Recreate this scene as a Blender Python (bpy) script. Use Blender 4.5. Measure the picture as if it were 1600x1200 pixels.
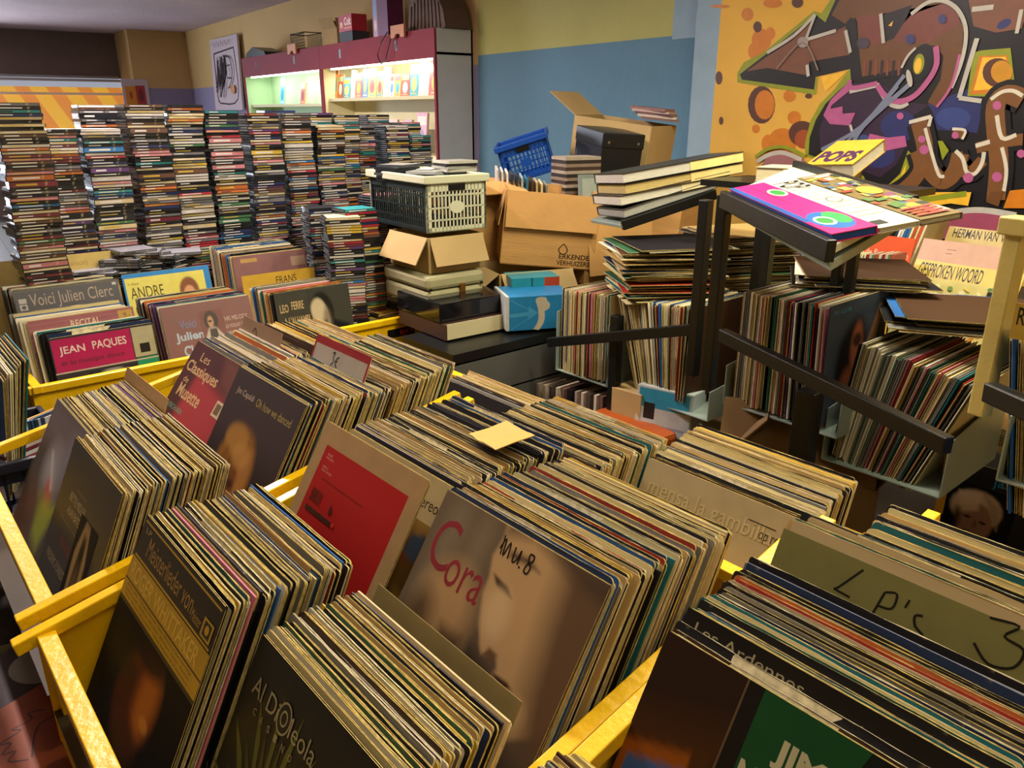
import bpy, bmesh, math, random
from mathutils import Vector, Matrix, noise
R = random.Random(7)
S = bpy.context.scene
COL = S.collection
for o in list(bpy.data.objects): bpy.data.objects.remove(o)

# ------------------------------------------------------------------ camera, light, exposure
F = 1210.0; PITCH = math.atan(425 / 1210.0); EYE = 1.65; YAW = math.radians(144)
cd = bpy.data.cameras.new('camera'); cd.sensor_width = 36; cd.lens = F / 1600 * 36; cd.clip_start = .02; cd.clip_end = 60
cam = bpy.data.objects.new('camera', cd); COL.objects.link(cam)
cam.location = (0, 0, EYE); cam.rotation_euler = (math.pi / 2 - PITCH, 0, YAW - math.pi / 2)
S.camera = cam
S.view_settings.view_transform = 'Standard'; S.view_settings.look = 'None'
S.view_settings.gamma = 1; S.view_settings.use_curve_mapping = False; S.view_settings.exposure = 0.0
W = bpy.data.worlds.new('world'); S.world = W; W.use_nodes = True
W.node_tree.nodes['Background'].inputs[0].default_value = (.75, .82, 1, 1)
W.node_tree.nodes['Background'].inputs[1].default_value = .5

A_ = math.radians(184.6); DA = Vector((math.cos(A_), math.sin(A_), 0)); DB = Vector((DA.y, -DA.x, 0)); UP = Vector((0, 0, 1))
def V(a, b, z): return DA * a + DB * b + UP * z
def area(name, loc, size, power, col, rot=(0, 0, 0)):
    l = bpy.data.lights.new(name, 'AREA'); l.shape = 'RECTANGLE'; l.size, l.size_y = size; l.energy = power; l.color = col
    o = bpy.data.objects.new(name, l); COL.objects.link(o); o.location = loc; o.rotation_euler = rot; return o
ZC = 2.91; K = 1.175
def zz(z): return EYE + (z - EYE) * K
area('ceiling_lamp_front', V(.9, 1.6, 2.83), (1.25, .18), 62, (1, .93, .66), (0, 0, math.radians(4.6)))
area('ceiling_lamp_near', V(-.6, .3, 2.83), (1.25, .18), 16, (1, .88, .62), (0, 0, math.radians(4.6)))  # unseen fill light added to brighten the spines facing the camera
area('ceiling_lamp_right', V(.9, 2.5, 2.83), (1.0, .18), 44, (1, .93, .72), (0, 0, math.radians(4.6)))  # unseen fill light added to lift the dark right side
area('ceiling_lamp_back', V(3.4, .9, 2.83), (1.25, .18), 125, (1, .86, .82), (0, 0, math.radians(4.6)))
area('ceiling_lamp_far', V(7, 1.2, 2.83), (1.25, .18), 230, (1, .88, .8), (0, 0, math.radians(4.6)))
for nm, a_, b_, pw in (('front', .9, 1.15, 12), ('back', 3.4, .9, 45), ('far', 7, 1.2, 150)): area('ceiling_lamp_' + nm + '_uplight', V(a_, b_, 2.78), (1.25, .18), pw, (1, .88, .8), (math.pi, 0, math.radians(4.6)))  # upward fills added to brighten the ceiling, no separate fixtures
area('window_daylight', (-15.0, -.6, 1.5), (3.4, 1.6), 380, (.75, .85, 1), (0, math.radians(-90), 0))

# ------------------------------------------------------------------ pixel -> place helpers (frame 1600 x 1200)
FH = Vector((math.cos(YAW), math.sin(YAW), 0)); RT = FH.cross(UP)
FW = FH * math.cos(PITCH) - UP * math.sin(PITCH); CU = RT.cross(FW); CP = Vector((0, 0, EYE))
def ray(x, y): return FW + RT * ((x - 800) / F) - CU * ((y - 600) / F)
def hitA(x, y, a): d = ray(x, y); return CP + d * (a / d.dot(DA))
def hitB(x, y, b): d = ray(x, y); return CP + d * (b / d.dot(DB))
def hitY(x, y, Y): d = ray(x, y); return CP + d * (Y / d.y)
def hitX(x, y, X): d = ray(x, y); return CP + d * (X / d.x)
def hitZ(x, y, z): d = ray(x, y); return CP + d * ((z - EYE) / d.z)
def dep(x, y, t): return CP + ray(x, y) * t
def proj(P):
    v = P - CP; z = v.dot(FW); return 800 + F * v.dot(RT) / z, 600 - F * v.dot(CU) / z, z

# ------------------------------------------------------------------ materials
def lin(h):
    if isinstance(h, str):
        h = h.lstrip('#'); c = [int(h[i:i + 2], 16) / 255 for i in (0, 2, 4)]
    else: c = list(h)
    return tuple((x / 12.92 if x <= .04045 else ((x + .055) / 1.055) ** 2.4) for x in c)
MATS = {}
def mat(name, hexc, rough=.6, metal=0, bump=0, bscale=60, vary=.0, vscale=8, spec=.4, stretch=None):
    if name in MATS: return MATS[name]
    m = bpy.data.materials.new(name); m.use_nodes = True; nt = m.node_tree; b = nt.nodes['Principled BSDF']
    c = lin(hexc) + (1,); b.inputs['Base Color'].default_value = c
    b.inputs['Roughness'].default_value = rough; b.inputs['Metallic'].default_value = metal
    b.inputs['Specular IOR Level'].default_value = spec
    tc = nt.nodes.new('ShaderNodeTexCoord')
    src = tc.outputs['Object']
    if stretch:
        mp = nt.nodes.new('ShaderNodeMapping'); mp.inputs['Scale'].default_value = stretch
        nt.links.new(src, mp.inputs[0]); src = mp.outputs[0]
    if vary:
        n = nt.nodes.new('ShaderNodeTexNoise'); n.inputs['Scale'].default_value = vscale; n.inputs['Detail'].default_value = 6
        nt.links.new(src, n.inputs['Vector'])
        r = nt.nodes.new('ShaderNodeValToRGB'); r.color_ramp.elements[0].position = .3; r.color_ramp.elements[1].position = .7
        r.color_ramp.elements[0].color = tuple(x * (1 - vary) for x in c[:3]) + (1,)
        r.color_ramp.elements[1].color = tuple(min(1, x * (1 + vary)) for x in c[:3]) + (1,)
        nt.links.new(n.outputs[0], r.inputs[0]); nt.links.new(r.outputs[0], b.inputs['Base Color'])
    if bump:
        n = nt.nodes.new('ShaderNodeTexNoise'); n.inputs['Scale'].default_value = bscale; n.inputs['Detail'].default_value = 5
        nt.links.new(src, n.inputs['Vector'])
        bp = nt.nodes.new('ShaderNodeBump'); bp.inputs['Strength'].default_value = bump; bp.inputs['Distance'].default_value = .01
        nt.links.new(n.outputs[0], bp.inputs['Height']); nt.links.new(bp.outputs[0], b.inputs['Normal'])
    MATS[name] = m; return m
def emit(name, hexc, s):
    if name in MATS: return MATS[name]
    m = bpy.data.materials.new(name); m.use_nodes = True; b = m.node_tree.nodes['Principled BSDF']
    b.inputs['Base Color'].default_value = lin(hexc) + (1,); b.inputs['Emission Color'].default_value = lin(hexc) + (1,)
    b.inputs['Emission Strength'].default_value = s; MATS[name] = m; return m
def ink(hexc, rough=.38):                                # printed colour
    return mat('ink_' + hexc.lstrip('#').lower() + ('' if rough == .38 else 'r%d' % (rough * 100)), hexc, rough, vary=.08, vscale=25)
def colmat(name, kind, rough):                            # per object colour or per vertex colour
    if name in MATS: return MATS[name]
    m = bpy.data.materials.new(name); m.use_nodes = True; nt = m.node_tree; b = nt.nodes['Principled BSDF']
    b.inputs['Roughness'].default_value = rough; b.inputs['Specular IOR Level'].default_value = .35 if kind == 'object' else .12
    if kind == 'object': s = nt.nodes.new('ShaderNodeObjectInfo'); out = s.outputs['Color']
    else: s = nt.nodes.new('ShaderNodeVertexColor'); s.layer_name = 'Col'; out = s.outputs['Color']
    tc = nt.nodes.new('ShaderNodeTexCoord'); n = nt.nodes.new('ShaderNodeTexNoise'); n.inputs['Scale'].default_value = 45
    n.inputs['Detail'].default_value = 6; nt.links.new(tc.outputs['Object'], n.inputs['Vector'])
    mr = nt.nodes.new('ShaderNodeMapRange'); mr.inputs[1].default_value = .62; mr.inputs[2].default_value = .72; mr.inputs[4].default_value = .35 if kind == 'object' else 0.0
    nt.links.new(n.outputs[0], mr.inputs[0])
    mx = nt.nodes.new('ShaderNodeMix'); mx.data_type = 'RGBA'; mx.inputs[7].default_value = lin('#c9b98a') + (1,)
    nt.links.new(mr.outputs[0], mx.inputs[0]); nt.links.new(out, mx.inputs[6]); nt.links.new(mx.outputs[2], b.inputs['Base Color'])
    MATS[name] = m; return m
M_COV = colmat('sleeve_print', 'object', .42); M_VC = colmat('painted_colours', 'vertex', .6)
M_EDGE = mat('worn_card_edge', '#cfba70', .8, vary=.35, vscale=120)
M_EDGE2 = mat('white_card_edge', '#d9cfae', .8, vary=.3, vscale=90)
M_IN = mat('inner_paper', '#241c12', .9, vary=.7, vscale=60)  # dark brown stands in for shade in the sleeve gaps
M_YEL = mat('yellow_painted_steel', '#dcae0c', .32, bump=.12, bscale=90, vary=.12, vscale=14)
nt = M_YEL.node_tree; n = nt.nodes.new('ShaderNodeTexNoise'); n.inputs['Scale'].default_value = 38; n.inputs['Detail'].default_value = 8; n.inputs['Roughness'].default_value = .7
tcn = nt.nodes.new('ShaderNodeTexCoord'); nt.links.new(tcn.outputs['Object'], n.inputs['Vector']); gt = nt.nodes.new('ShaderNodeMath'); gt.operation = 'GREATER_THAN'; gt.inputs[1].default_value = .70; nt.links.new(n.outputs[0], gt.inputs[0])
mx = nt.nodes.new('ShaderNodeMix'); mx.data_type = 'RGBA'; mx.inputs[7].default_value = lin('#3b2c12') + (1,); bs = nt.nodes['Principled BSDF']; src = bs.inputs['Base Color'].links[0].from_socket
nt.links.new(gt.outputs[0], mx.inputs[0]); nt.links.new(src, mx.inputs[6]); nt.links.new(mx.outputs[2], bs.inputs['Base Color'])
M_YCH = mat('chipped_paint', '#3b2c12', .7)
M_BLK = mat('black_steel', '#0c0e0e', .35, bump=.05)
M_CARD = mat('cardboard', '#b5894f', .85, vary=.12, vscale=4, bump=.15, bscale=30, stretch=(1, 1, 8))
M_CARD2 = mat('dull_cardboard', '#a28a5c', .85, vary=.12, vscale=4)
M_PLAS = mat('jewel_case_plastic', '#26292c', .18, spec=.6, vary=.5, vscale=20)
M_PLW = mat('clear_case_edge', '#6f7478', .2, spec=.6)
def glassy(name, hexc, alpha, rough=.15):
    if name in MATS: return MATS[name]
    m = mat(name, hexc, rough, spec=.6); m.node_tree.nodes['Principled BSDF'].inputs['Alpha'].default_value = alpha; return m

# ------------------------------------------------------------------ mesh builder
class MB:
    def __init__(s): s.bm = bmesh.new(); s.mats = []; s.cl = None
    def mi(s, m):
        if m not in s.mats: s.mats.append(m)
        return s.mats.index(m)
    def faces(s, vs, fs, m, T=None):
        k = s.mi(m); bv = [s.bm.verts.new(T @ Vector(v) if T else Vector(v)) for v in vs]; out = []
        for f in fs:
            try: g = s.bm.faces.new([bv[i] for i in f]); g.material_index = k; out.append(g)
            except ValueError: pass
        return out
    def box(s, x0, x1, y0, y1, z0, z1, m, T=None):
        vs = [(x0, y0, z0), (x1, y0, z0), (x1, y1, z0), (x0, y1, z0), (x0, y0, z1), (x1, y0, z1), (x1, y1, z1), (x0, y1, z1)]
        return s.faces(vs, [(3, 2, 1, 0), (4, 5, 6, 7), (0, 1, 5, 4), (1, 2, 6, 5), (2, 3, 7, 6), (3, 0, 4, 7)], m, T)
    def bar(s, p, q, w, h, m, up=UP):
        p = Vector(p); q = Vector(q); d = (q - p); L = d.length; d.normalize(); sx = d.cross(up).normalized(); u = sx.cross(d)
        T = Matrix.Translation(p) @ Matrix((d, sx, u)).transposed().to_4x4()
        return s.box(0, L, -w / 2, w / 2, -h / 2, h / 2, m, T)
    def tube(s, pts, r, m, n=8, T=None):
        pts = [Vector(p) for p in pts]; rings = []; k = s.mi(m)
        for i, p in enumerate(pts):
            d = (pts[min(i + 1, len(pts) - 1)] - pts[max(i - 1, 0)]).normalized()
            a = d.cross(UP) if abs(d.z) < .95 else d.cross(Vector((1, 0, 0))); a.normalize(); b = d.cross(a)
            rings.append([s.bm.verts.new((T @ v) if T else v) for v in [p + a * math.cos(t) * r + b * math.sin(t) * r for t in [j * 2 * math.pi / n for j in range(n)]]])
        for i in range(len(rings) - 1):
            for j in range(n):
                f = s.bm.faces.new((rings[i][j], rings[i][(j + 1) % n], rings[i + 1][(j + 1) % n], rings[i + 1][j])); f.material_index = k; f.smooth = True
        for e in (rings[0][::-1], rings[-1]): f = s.bm.faces.new(e); f.material_index = k
    def prism(s, pts, y0, y1, m, T=None):      # outline in x,z extruded along y
        n = len(pts); vs = [(x, y0, z) for x, z in pts] + [(x, y1, z) for x, z in pts]
        s.faces(vs, [tuple(range(n))] + [tuple(range(2 * n - 1, n - 1, -1))] + [(i, i + n, (i + 1) % n + n, (i + 1) % n) for i in range(n)], m, T)
    def obj(s, name, parent=None, loc=(0, 0, 0), rot=(0, 0, 0), bevel=0, recalc=True, smooth=False):
        if recalc: bmesh.ops.recalc_face_normals(s.bm, faces=s.bm.faces)
        me = bpy.data.meshes.new(name); s.bm.to_mesh(me); s.bm.free()
        for m in s.mats: me.materials.append(m)
        o = bpy.data.objects.new(name, me); COL.objects.link(o); o.location = loc; o.rotation_euler = rot
        if parent: o.parent = parent
        if bevel:
            b = o.modifiers.new('bevel', 'BEVEL'); b.width = bevel; b.segments = 2; b.limit_method = 'ANGLE'
        if smooth:
            for p in me.polygons: p.use_smooth = True
        return o
def tag(o, label, cat, group=None):
    o['label'] = label; o['category'] = cat
    if group: o['group'] = group
    return o
def thing(name, label, cat, loc=(0, 0, 0), rz=0, group=None):
    o = bpy.data.objects.new(name, None); COL.objects.link(o); o.location = loc; o.rotation_euler = (0, 0, rz); o.empty_display_size = .05
    return tag(o, label, cat, group)
def struct(o): o['kind'] = 'structure'; return o

# flat artwork on a face: unit coordinates u right 0..1, v down 0..1 ; plane x,z of the object, print layers rise toward -y
TXT = {}
def textmesh(s, bold=0.0):
    k = (s, bold)
    if k not in TXT:
        c = bpy.data.curves.new('t', 'FONT'); c.body = s; c.size = 1; c.offset = bold; c.resolution_u = 3
        o = bpy.data.objects.new('t', c); COL.objects.link(o)
        me = bpy.data.meshes.new_from_object(o.evaluated_get(bpy.context.evaluated_depsgraph_get()))
        bpy.data.objects.remove(o); bpy.data.curves.remove(c)
        vs = [v.co.copy() for v in me.vertices]; fs = [tuple(p.vertices) for p in me.polygons]; bpy.data.meshes.remove(me)
        x0 = min(v.x for v in vs); x1 = max(v.x for v in vs); y0 = min(v.y for v in vs); y1 = max(v.y for v in vs)
        vs = [((v.x - x0) / (x1 - x0), (v.y - y0) / (y1 - y0)) for v in vs]; TXT[k] = (vs, fs)
    return TXT[k]
class Art:
    """draws on plane: point(u,v) = O + X*u + Y*v ; N = outward"""
    def __init__(s, mb, O, X, Y, N, step=.00006): s.mb, s.O, s.X, s.Y, s.N, s.k, s.step = mb, Vector(O), Vector(X), Vector(Y), Vector(N), 1, step
    def pt(s, u, v): return s.O + s.X * u + s.Y * v + s.N * (s.step * s.k)
    def poly(s, pts, c):
        m = ink(c) if isinstance(c, str) else c
        vs = [s.pt(*p) for p in pts]; k = s.mb.mi(m)
        bv = [s.mb.bm.verts.new(p) for p in vs]
        es = [s.mb.bm.edges.new((bv[i], bv[(i + 1) % len(bv)])) for i in range(len(bv))]
        r = bmesh.ops.triangle_fill(s.mb.bm, use_beauty=False, use_dissolve=False, edges=es, normal=s.N)
        for g in r['geom']:
            if isinstance(g, bmesh.types.BMFace):
                g.material_index = k
                g.normal_update()
                if g.normal.dot(s.N) < 0: g.normal_flip()
        s.k += 1
    def rect(s, u0, v0, u1, v1, c): s.poly([(u0, v0), (u1, v0), (u1, v1), (u0, v1)], c)
    def ell(s, u, v, a, b, c, n=22, rot=0, t0=0, t1=360):
        P = []
        for i in range(n + (0 if t1 - t0 == 360 else 1)):
            t = math.radians(t0 + (t1 - t0) * i / n); x, y = a * math.cos(t), b * math.sin(t); r = math.radians(rot)
            P.append((u + x * math.cos(r) - y * math.sin(r), v + x * math.sin(r) + y * math.cos(r)))
        s.poly(P, c)
    def text(s, t, u, v, w, h, c, bold=0.0, rot=0, shear=0):   # u,v = top-left corner, w,h = box
        vs, fs = textmesh(t, bold); r = math.radians(rot); k = s.mb.mi(ink(c) if isinstance(c, str) else c); bv = []
        for x, y in vs:
            x, y = x * w + shear * y * h, (1 - y) * h
            bv.append(s.mb.bm.verts.new(s.pt(u + x * math.cos(r) - y * math.sin(r), v + x * math.sin(r) + y * math.cos(r))))
        for f in fs:
            try:
                g = s.mb.bm.faces.new([bv[i] for i in f]); g.material_index = k; g.normal_update()
                if g.normal.dot(s.N) < 0: g.normal_flip()
            except ValueError: pass
        s.k += 1
    def stroke(s, pts, w, c, closed=False):
        m = ink(c) if isinstance(c, str) else c; k = s.mb.mi(m)
        P = [Vector(p) for p in pts]
        if len(P) > 2:                          # smooth a little
            Q = []
            for i in range(len(P) - 1):
                p0, p1, p2, p3 = P[max(i - 1, 0)], P[i], P[i + 1], P[min(i + 2, len(P) - 1)]
                for t in (0, .25, .5, .75):
                    Q.append(.5 * ((2 * p1) + (p2 - p0) * t + (2 * p0 - 5 * p1 + 4 * p2 - p3) * t * t + (3 * p1 - p0 - 3 * p2 + p3) * t ** 3))
            Q.append(P[-1]); P = Q
        L = []; 
        for i, p in enumerate(P):
            d = (P[min(i + 1, len(P) - 1)] - P[max(i - 1, 0)]); d = d.normalized() if d.length else Vector((1, 0)); n = Vector((-d.y, d.x)) * w / 2
            L.append((s.mb.bm.verts.new(s.pt(*(p + n))), s.mb.bm.verts.new(s.pt(*(p - n)))))
        for i in range(len(L) - 1):
            try:
                g = s.mb.bm.faces.new((L[i][0], L[i + 1][0], L[i + 1][1], L[i][1])); g.material_index = k; g.normal_update()
                if g.normal.dot(s.N) < 0: g.normal_flip()
            except ValueError: pass
        s.k += 1
    def painting(s, u0, v0, u1, v1, base, layers, n=48):
        """soft painted picture: grid with vertex colours, layers = (polygon pts, colour, softness, opacity) in picture units"""
        import numpy as np
        m = s.mb.mi(M_VC); cl = s.mb.bm.loops.layers.float_color.get('Col') or s.mb.bm.loops.layers.float_color.new('Col')
        g = np.linspace(0, 1, n); UU, VV = np.meshgrid(g, g)
        img = np.zeros((n, n, 3)); img[:] = lin(base)
        for pts, c, soft, op in layers:
            P = np.array(pts, float); ins = np.zeros_like(UU, bool); dist = np.full_like(UU, 9.)
            for i in range(len(P)):
                a, b = P[i], P[(i + 1) % len(P)]
                cond = ((a[1] > VV) != (b[1] > VV)) & (UU < (b[0] - a[0]) * (VV - a[1]) / ((b[1] - a[1]) or 1e-9) + a[0]); ins ^= cond
                ab = b - a; t = np.clip(((UU - a[0]) * ab[0] + (VV - a[1]) * ab[1]) / max(ab @ ab, 1e-9), 0, 1)
                dist = np.minimum(dist, np.hypot(UU - a[0] - t * ab[0], VV - a[1] - t * ab[1]))
            sd = np.where(ins, dist, -dist); w = np.clip(sd / max(soft, 1e-3) + .5, 0, 1)[..., None] * op
            img = img * (1 - w) + np.array(lin(c)) * w
        vv = [[s.mb.bm.verts.new(s.pt(u0 + (u1 - u0) * x, v0 + (v1 - v0) * y)) for x in g] for y in g]
        for j in range(n - 1):
            for i in range(n - 1):
                q = [(j, i), (j + 1, i), (j + 1, i + 1), (j, i + 1)]
                f = s.mb.bm.faces.new([vv[a][b] for a, b in q]); f.material_index = m; f.normal_update()
                if f.normal.dot(s.N) < 0: f.normal_flip(); 
                for lp in f.loops:
                    for a, b in q:
                        if vv[a][b] is lp.vert: c = img[a, b]; lp[cl] = (c[0], c[1], c[2], 1)
        s.k += 1
class Shift:
    def __init__(s, a, du, dv): s.a, s.du, s.dv = a, du, dv
    def stroke(s, P, w, c): s.a.stroke([(u + s.du, v + s.dv) for u, v in P], w, c)
def E(u, v, a, b, rot=0, n=18):
    r = math.radians(rot); P = []
    for i in range(n):
        t = 2 * math.pi * i / n; x, y = a * math.cos(t), b * math.sin(t); P.append((u + x * math.cos(r) - y * math.sin(r), v + x * math.sin(r) + y * math.cos(r)))
    return P

# ================================================================== THE ROOM
YW = 3.9; XB = -15.7; YP = 3.74
xpl = hitY(1076, 200, YP).x; xgr = hitY(1118, 120, YP).x; XR = 1.2; YF = -4.9
def slab(name, x0, x1, y0, y1, z0, z1, m): b = MB(); b.box(x0, x1, y0, y1, z0, z1, m); return struct(b.obj(name))
def plaster(name, top, bottom, zsplit, rough=.75):
    m = mat(name, top, rough, bump=.35, bscale=14, spec=.25, stretch=(6, 6, 1)); nt = m.node_tree; b = nt.nodes['Principled BSDF']
    tc = nt.nodes.new('ShaderNodeTexCoord'); sp = nt.nodes.new('ShaderNodeSeparateXYZ'); nt.links.new(tc.outputs['Object'], sp.inputs[0])
    g = nt.nodes.new('ShaderNodeMath'); g.operation = 'GREATER_THAN'; g.inputs[1].default_value = zsplit; nt.links.new(sp.outputs[2], g.inputs[0])
    n = nt.nodes.new('ShaderNodeTexNoise'); n.inputs['Scale'].default_value = 1.3; n.inputs['Detail'].default_value = 5; nt.links.new(tc.outputs['Object'], n.inputs['Vector'])
    mr = nt.nodes.new('ShaderNodeMapRange'); mr.inputs[3].default_value = .85; mr.inputs[4].default_value = 1.15; nt.links.new(n.outputs[0], mr.inputs[0])
    mx = nt.nodes.new('ShaderNodeMix'); mx.data_type = 'RGBA'; mx.inputs[6].default_value = lin(bottom) + (1,); mx.inputs[7].default_value = lin(top) + (1,)
    nt.links.new(g.outputs[0], mx.inputs[0])
    ml = nt.nodes.new('ShaderNodeVectorMath'); ml.operation = 'SCALE'; nt.links.new(mx.outputs[2], ml.inputs[0]); nt.links.new(mr.outputs[0], ml.inputs['Scale'])
    nt.links.new(ml.outputs[0], b.inputs['Base Color']); return m
# wall split by colour: cream / lilac far part, olive yellow / steel blue near part
XS = -4.98 * K
slab('wall_right', XB, XS, YW, YW + .15, 0, ZC + .02, plaster('far_plaster', '#c2a26a', '#8b84a0', zz(1.97)))
slab('wall_right_near', XS, xpl, YW, YW + .15, 0, ZC + .02, plaster('near_plaster', '#a4a262', '#567b90', zz(2.03))).name = 'wall_north'
slab('wall_pillar', xpl, xgr, YP, YW + .15, 0, ZC + .02, mat('grey_blue_plaster', '#7f97a6', .7, bump=.15, bscale=20, vary=.05)).name = 'wall_corner'
# grey blue return of the pillar paint above the boundary
b = MB(); p0 = hitY(1050, 62, YW - .004); b.box(p0.x, xpl + .02, YW - .004, YW, p0.z, ZC, MATS['grey_blue_plaster']); struct(b.obj('trim_1'))
floor_m = mat('grey_floor_tile', '#4c4a48', .5, vary=.15, vscale=3)
slab('floor', XB, XR, YF, YW + .15, -.1, 0, floor_m)
nt = floor_m.node_tree; bk = nt.nodes.new('ShaderNodeTexBrick'); bk.offset = 0; bk.inputs['Scale'].default_value = 3.3; bk.inputs['Brick Width'].default_value = 1; bk.inputs['Row Height'].default_value = 1
bk.inputs['Mortar Size'].default_value = .02; bk.inputs['Color1'].default_value = bk.inputs['Color2'].default_value = lin('#55534f') + (1,); bk.inputs['Mortar'].default_value = lin('#201e1c') + (1,)
tcn = nt.nodes.new('ShaderNodeTexCoord'); nt.links.new(tcn.outputs['Object'], bk.inputs[0]); nt.links.new(bk.outputs[0], nt.nodes['Principled BSDF'].inputs['Base Color'])
slab('ceiling', XB, XR, YF, YW + .15, ZC, ZC + .1, mat('woodchip_ceiling', '#c4afb2', .9, bump=.9, bscale=55, vary=.08, vscale=1.2))
slab('wall_left', XB - .15, XB, YF, YW, 2.2, ZC, mat('shutter_box_paint', '#6b5a50', .8, vary=.06)).name = 'wall_back'
slab('wall_left_low', XB - .15, XB, YF, YW, 0, .8, MATS['shutter_box_paint']).name = 'trim_2'
slab('wall_behind', XB, XR, YF - .15, YF, 0, ZC, mat('cream_plaster', '#b59e78', .8)).name = 'wall_left'
slab('wall_side', XR, XR + .15, YF, YW, 0, ZC, MATS['cream_plaster']).name = 'wall_front'
# pillar standing in the far corner
pL = hitY(186, 68, 2.72); 
b = MB(); b.box(XB, XB + 1.0, 3.0, YW, 0, ZC, MATS['far_plaster']); struct(b.obj('wall_column'))
# window on the far wall with glass, rail, and the striped awning seen through it
b = MB()
for y in (-2.6, .6): b.box(XB - .08, XB - .02, y - .03, y + .03, .8, 2.18, mat('white_frame', '#b9b2b4', .4))
b.box(XB - .08, XB - .0, YF, 3.0, 2.14, 2.18, MATS['white_frame']); b.box(XB - .08, XB, YF, 3.0, .78, .82, MATS['white_frame'])
b.box(XB - .055, XB - .05, YF, 3.0, .82, 2.14, glassy('window_glass', '#ffffff', .12, .02)); struct(b.obj('window_1'))
b = MB(); b.tube([(XB + .06, YF + .2, 2.21), (XB + .06, 2.95, 2.21)], .022, MATS['white_frame'])
tag(b.obj('curtain_rail'), 'white curtain rail running along the top of the far window', 'rail')
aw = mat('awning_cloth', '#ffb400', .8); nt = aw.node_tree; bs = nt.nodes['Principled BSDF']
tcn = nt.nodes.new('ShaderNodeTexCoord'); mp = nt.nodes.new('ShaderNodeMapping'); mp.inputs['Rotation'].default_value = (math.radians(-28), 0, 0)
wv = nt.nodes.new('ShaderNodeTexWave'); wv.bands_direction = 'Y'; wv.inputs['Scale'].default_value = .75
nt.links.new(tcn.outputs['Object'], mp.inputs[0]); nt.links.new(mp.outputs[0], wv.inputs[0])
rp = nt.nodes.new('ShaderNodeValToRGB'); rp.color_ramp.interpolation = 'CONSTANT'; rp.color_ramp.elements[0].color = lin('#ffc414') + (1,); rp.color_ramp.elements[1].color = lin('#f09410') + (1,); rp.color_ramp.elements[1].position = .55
nt.links.new(wv.outputs[0], rp.inputs[0]); nt.links.new(rp.outputs[0], bs.inputs['Base Color']); nt.links.new(rp.outputs[0], bs.inputs['Emission Color']); bs.inputs['Emission Strength'].default_value = .55  # emission puts the daylight glow into the cloth itself
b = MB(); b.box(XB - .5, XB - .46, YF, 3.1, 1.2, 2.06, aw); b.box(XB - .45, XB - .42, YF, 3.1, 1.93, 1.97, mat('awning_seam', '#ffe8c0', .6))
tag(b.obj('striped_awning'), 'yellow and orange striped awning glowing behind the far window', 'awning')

# ------------------------------------------------------------------ mural on the right wall
b = MB(); MUR = mat('mural_ochre', '#c79a3a', .6, vary=.1, vscale=2, spec=.3)
b.box(xgr, XR, YP, YW + .15, 0, ZC + .02, MUR); struct(b.obj('wall_mural'))
b = MB(); art = Art(b, (0, YP, 0), (1, 0, 0), (0, 0, 1), (0, -1, 0), .00012)
def g4(X, Y): p = hitY(1200 + X / 4, Y / 4, YP); return (p.x, p.z)
def P4(pts): return [g4(*p) for p in pts]
def GP(pts, c): art.poly(P4(pts), c)
def GE(x, y, a, bb, c, rot=0): art.poly(P4(E(x, y, a, bb, rot)), c)
def GS(pts, w, c): art.stroke(P4(pts), w * .00072 * K, c)
OR, BR, BK, OL, YE, PU, PK, WH, BL, CY = '#b56a10', '#4c2a1c', '#0b0b0e', '#7d8418', '#d9a62c', '#2a1a30', '#a0507e', '#a9a49c', '#22285a', '#7a4a2c'
BRN, BR2 = '#68402c', '#5c3a1a'
for x, y, a, c_, col in [(-128, 90, 38, 42, OR), (-40, 250, 62, 70, OR), (-70, 320, 55, 60, OR), (-75, 805, 25, 28, OR), (0, 900, 40, 60, OR), (-65, 168, 27, 35, BR), (-306, 487, 22, 42, BR), (-292, 755, 14, 25, BR),
                      (-40, 655, 85, 118, BR), (-20, 655, 62, 92, OR), (15, 210, 30, 40, OR), (30, 20, 60, 30, OR), (185, 15, 36, 34, BR), (135, 600, 38, 38, OR), (165, 735, 42, 42, OR), (90, 890, 90, 90, OR), (215, 835, 85, 80, BR), (225, 870, 58, 60, '#8a3f14'), (255, 600, 22, 16, BR), (-300, 40, 60, 10, OR)]:
    GE(x, y, a, c_, col)
GP([(-30, 330), (290, 68), (335, 85), (430, -60), (1660, -60), (1660, 1600), (700, 1500), (560, 1080), (235, 975), (232, 900), (265, 760), (325, 650), (415, 560), (515, 425), (315, 465), (300, 592), (-190, 515), (-190, 455), (-150, 390)], OL)
GP([(-175, 465), (0, 330), (300, 92), (360, 140), (450, -60), (1660, -60), (1660, 1600), (760, 1500), (600, 1100), (255, 965), (262, 860), (300, 750), (360, 650), (440, 570), (520, 500), (515, 430), (300, 480), (290, 560), (-160, 498)], BK)
GP([(-130, 445), (0, 350), (150, 255), (295, 115), (235, 255), (420, 192), (500, 160), (525, 340), (260, 385), (245, 470), (0, 425)], BRN)
GP([(330, 480), (495, 448), (360, 575)], YE)
GP([(530, 520), (700, 515), (880, 640), (1010, 655), (900, 730), (870, 900), (800, 1030), (700, 1110), (580, 1060), (330, 930), (322, 820), (380, 650), (430, 590)], PU)
GP([(1000, 650), (1300, 540), (1350, 650), (1310, 830), (1060, 810), (1030, 700)], BL)
GE(820, 790, 115, 100, BL); GE(690, 970, 110, 80, BL); GE(1160, 740, 110, 70, '#2c3a72'); GE(600, 900, 50, 60, '#33406e')
GP([(400, 95), (480, -60), (1010, -60), (1150, 30), (1225, 170), (1215, 350), (1155, 540), (1055, 668), (1000, 640), (1080, 500), (1100, 350), (1040, 285), (940, 300), (850, 400), (830, 445), (580, 490), (560, 130), (520, 110), (485, 150)], BR2)
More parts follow.
